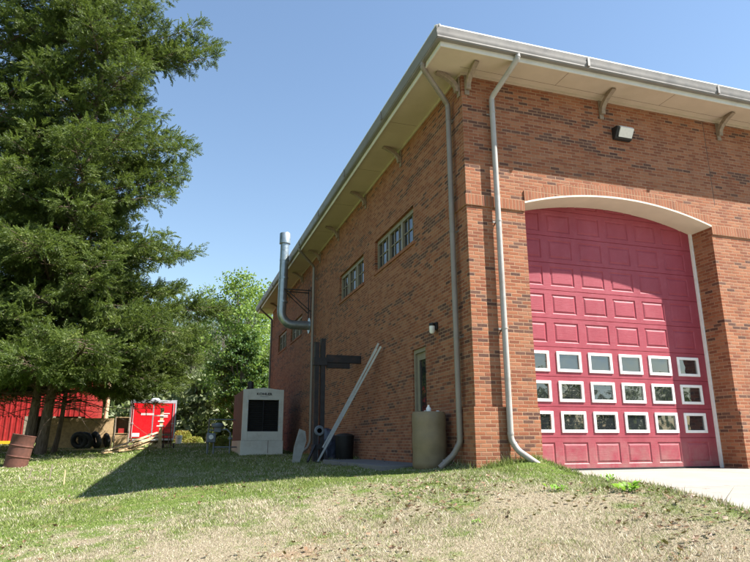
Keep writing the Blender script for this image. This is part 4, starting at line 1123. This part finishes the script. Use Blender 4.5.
# the wood behind everything: nobody could count it
def wood(name, centre_list, label, seed, leaf, per):
    rng = np.random.default_rng(seed); Ps = []; Ss = []; m = MB()
    for (x, y, H, R) in centre_list:
        g = gh(x, y); k = 26
        m.tube([(x,y,g-.3),(x+rng.normal()*.3,y,g+H*.9)], [.16,.05], 6)
        for c in range(k):
            z = H*(.03+.95*(c+.5)/k); rr = R*(1-.55*z/H)*rng.uniform(.2,1); a = rng.uniform(0,2*PI)
            n = per//k; s = R*.36*rng.uniform(.6,1.2); off = rng.normal(size=(n,3))*s*np.array([.6,.6,.4])
            Ps.append(np.array([x+rr*math.cos(a), y+rr*math.sin(a), g+z])+off)
    P = np.concatenate(Ps); n = len(P)
    T = np.array([[0,-.05,0],[.45,.38,.06],[1,0,0],[0,.05,0],[.45,-.38,.06],[.98,-.02,0]])
    o = tri_mesh(name, place(T, P, rng.normal(size=(n,3)), leaf*rng.uniform(.6,1.3,n), rng), M['wood']); o['kind'] = 'stuff'; o['label'] = label; o['category'] = 'wood'
    b = m.build('tree_trunks', M['barkd'], o); b['kind'] = 'stuff'
rng = np.random.default_rng(9)
wl = []
for k in range(56):
    px = -60 + 340*(k+.5)/56 + rng.uniform(-5,5); D = 78 + 26*rng.random(); x, y = wd(px, D); wl.append((x, y, rng.uniform(9,13)*D/78*(1.0 if px < 160 else 1.05), rng.uniform(2.6,4)))
for k in range(34):      # the same wood running on behind the station and beyond the shed
    x = 6 + 3.1*k; wl.append((x, 74-.25*k + rng.uniform(-5,5), rng.uniform(9,13), rng.uniform(2.6,4)))
for k in range(22):
    wl.append((-34 - 2.6*k, 66-1.5*k + rng.uniform(-4,4), rng.uniform(9,13), rng.uniform(2.6,4)))
for k in range(34):      # understorey
    px = 60 + 220*(k+.5)/34 + rng.uniform(-4,4); D = 47 + 9*rng.random(); x, y = wd(px, D); wl.append((x, y, rng.uniform(2.5,5.5), rng.uniform(1.4,2.3)))
wood('wood', wl, 'hazy mixed wood closing the view behind the trailer and the pines', 91, .46, 1500)
wl = []
for k in range(30):
    wl.append((-20+95*k/30+rng.uniform(-1,1), -62+rng.uniform(-6,6)-0.1*k, rng.uniform(7,10.5), rng.uniform(3,4.5)))
wood('wood', wl, 'dark wood across the road, seen only reflected in the bay door panes', 92, .8, 700)

# ------------------------------------------------------------------ grass, weeds, dead leaves
def grass():
    rng = np.random.default_rng(4)
    Ps = []
    def scatter(d0, d1, dens):
        area = .5*(d1*d1-d0*d0)*1.36; n = int(area*dens)
        r = np.sqrt(rng.uniform(d0*d0, d1*d1, n)); a = YAW + rng.uniform(-.68,.68,n)
        P = np.stack([CAM.x+r*np.sin(a), CAM.y+r*np.cos(a)], 1)
        keep = ~((P[:,0] > -.03) & (P[:,1] > -.03)) & ~((P[:,0] > drive_x(P[:,1])-.01) & (P[:,1] < 1)) & ~((P[:,0] > -1.15) & (P[:,1] > 1.35) & (P[:,1] < 5.7)) & ~((P[:,0]>-.04)&(P[:,0]<1.2)&(P[:,1]>-.05))
        return P[keep]
    out = []
    for d0, d1, dens, hh, ww in ((4.4,7.5,7500,.019,.0034),(7.5,11,4200,.022,.0048),(11,16,1800,.027,.0075),(16,24,620,.034,.012),(24,40,130,.045,.020)):
        P = scatter(d0, d1, dens); n = len(P); z = ground_h(P[:,0], P[:,1])
        h = hh*rng.gamma(5,.2,n)*(1+.5*np.clip(np.sin(P[:,0]*1.9+np.sin(P[:,1]*2.3))*np.sin(P[:,1]*1.7),-.6,1)); a = rng.uniform(0,2*PI,n); lean = rng.uniform(.2,1.3,n); la = rng.uniform(0,2*PI,n); w = ww*rng.uniform(.6,1.3,n)
        s = np.stack([np.cos(a)*w, np.sin(a)*w, np.zeros(n)], 1); b = np.stack([P[:,0],P[:,1],z-.005], 1)
        tip = b + np.stack([np.cos(la)*lean*h, np.sin(la)*lean*h, h], 1)
        out.append(np.stack([b-s, b+s, tip], 1).reshape(-1,3))
    # taller tufts along the wall foot and the drive edge
    segs = [((0.0,-.10),(1.05,-.10),900),((-.10,.0),(-.10,2.3),700),((1.03,-.1),(1.03,-7.0),3600),((-.12,6.3),(-.12,13.9),1500)]
    for (ax,ay),(bx,by),n in segs:
        q = rng.uniform(0,1,n); x = ax+(bx-ax)*q + rng.normal(size=n)*.05; y = ay+(by-ay)*q - np.abs(rng.normal(size=n))*.09
        if ax == 1.03: y = ay+(by-ay)*q; x = drive_x(y)-.02 - np.abs(rng.normal(size=n))*.08 + .05*np.sin(y*5)*np.sin(y*2.3)
        if ax < 0: x = -.06-np.abs(rng.normal(size=n))*.08
        z = ground_h(x, y); h = (.045 if ax == 1.03 else .08)*rng.gamma(5,.2,n); a = rng.uniform(0,2*PI,n); la = rng.uniform(0,2*PI,n); lean = rng.uniform(.1,.8,n); w = .006
        s = np.stack([np.cos(a)*w, np.sin(a)*w, np.zeros(n)], 1); b = np.stack([x,y,z-.005], 1)
        tip = b + np.stack([np.cos(la)*lean*h, np.sin(la)*lean*h, h], 1); out.append(np.stack([b-s, b+s, tip], 1).reshape(-1,3))
    V = np.concatenate(out); print('grass blades', len(V)//3)
    o = tri_mesh('grass', V, grass_mat()); tag(o, 'patchy spring lawn, green near the walls and straw coloured in front', 'grass', kind='stuff')
    # fallen leaves
    n = 15000; r = np.sqrt(rng.uniform(4.5**2, 15**2, n)); a = YAW + rng.uniform(-.66,.66,n); x = CAM.x+r*np.sin(a); y = CAM.y+r*np.cos(a)
    k = (~((x > -.1) & (y > -.1))) & ~((x > drive_x(y)) & (y < 1)) & (rng.uniform(0,1,n) < np.clip(.55-.16*(y+3)+.10*(x+1)+.9*np.sin(x*1.3+.5)*np.sin(y*1.1), .04, 1)); x, y = x[k], y[k]; n = len(x)
    P = np.stack([x,y,ground_h(x,y)+.028], 1); T = np.array([[-.5,0,.05],[0,-.32,0],[.5,0,.12],[-.5,0,.05],[0,.0,-.06],[0,.34,.14],[0,.34,.14],[0,0,-.06],[.5,0,.12]])
    D = np.stack([rng.normal(size=n), rng.normal(size=n), rng.normal(size=n)*.25], 1)
    tag(tri_mesh('fallen_leaves', place(T, P, D, .050*rng.uniform(.4,1.5,n), rng, rng.uniform(-.7,.7,n)), M['deadleaf']), 'scattered dry brown leaves on the lawn', 'leaves', kind='stuff')
grass()
def weed(x, y, R, H, lb, seed, n=26):
    rng = np.random.default_rng(seed); g = gh(x, y); V = []
    for k in range(n):
        a = rng.uniform(0,2*PI); L = R*rng.uniform(.5,1.1); e = rng.uniform(.2,1.0); sx, sy = rng.normal(size=2)*R*.35
        c = np.array([x+sx, y+sy, g+rng.uniform(0,.4)*H]); d = np.array([math.cos(a)*math.cos(e), math.sin(a)*math.cos(e), math.sin(e)*H/R]); s = np.array([-math.sin(a), math.cos(a), 0])*L*.17
        m1 = c + d*L*.5 + np.array([0,0,.01]); tp = c + d*L - np.array([0,0,.02])
        V += [c, m1+s, m1-s, m1-s, m1+s, tp]
    o = tri_mesh('weed', np.array(V), M['weed']); tag(o, lb, 'weed', 'broad leaved weeds by the drive')
weed(.35, -3.05, .17, .14, 'largest bright green weed clump in the grass beside the concrete drive', 1, 46)
weed(.62, -2.35, .09, .15, 'small upright weed at the very edge of the drive behind the large clump', 2, 16)
weed(-.25, -2.5, .13, .11, 'middle sized bright weed left of the large weed clump', 3, 20)
weed(-1.7, -3.3, .07, .06, 'small yellowish weed out in the straw coloured lawn', 4, 12)
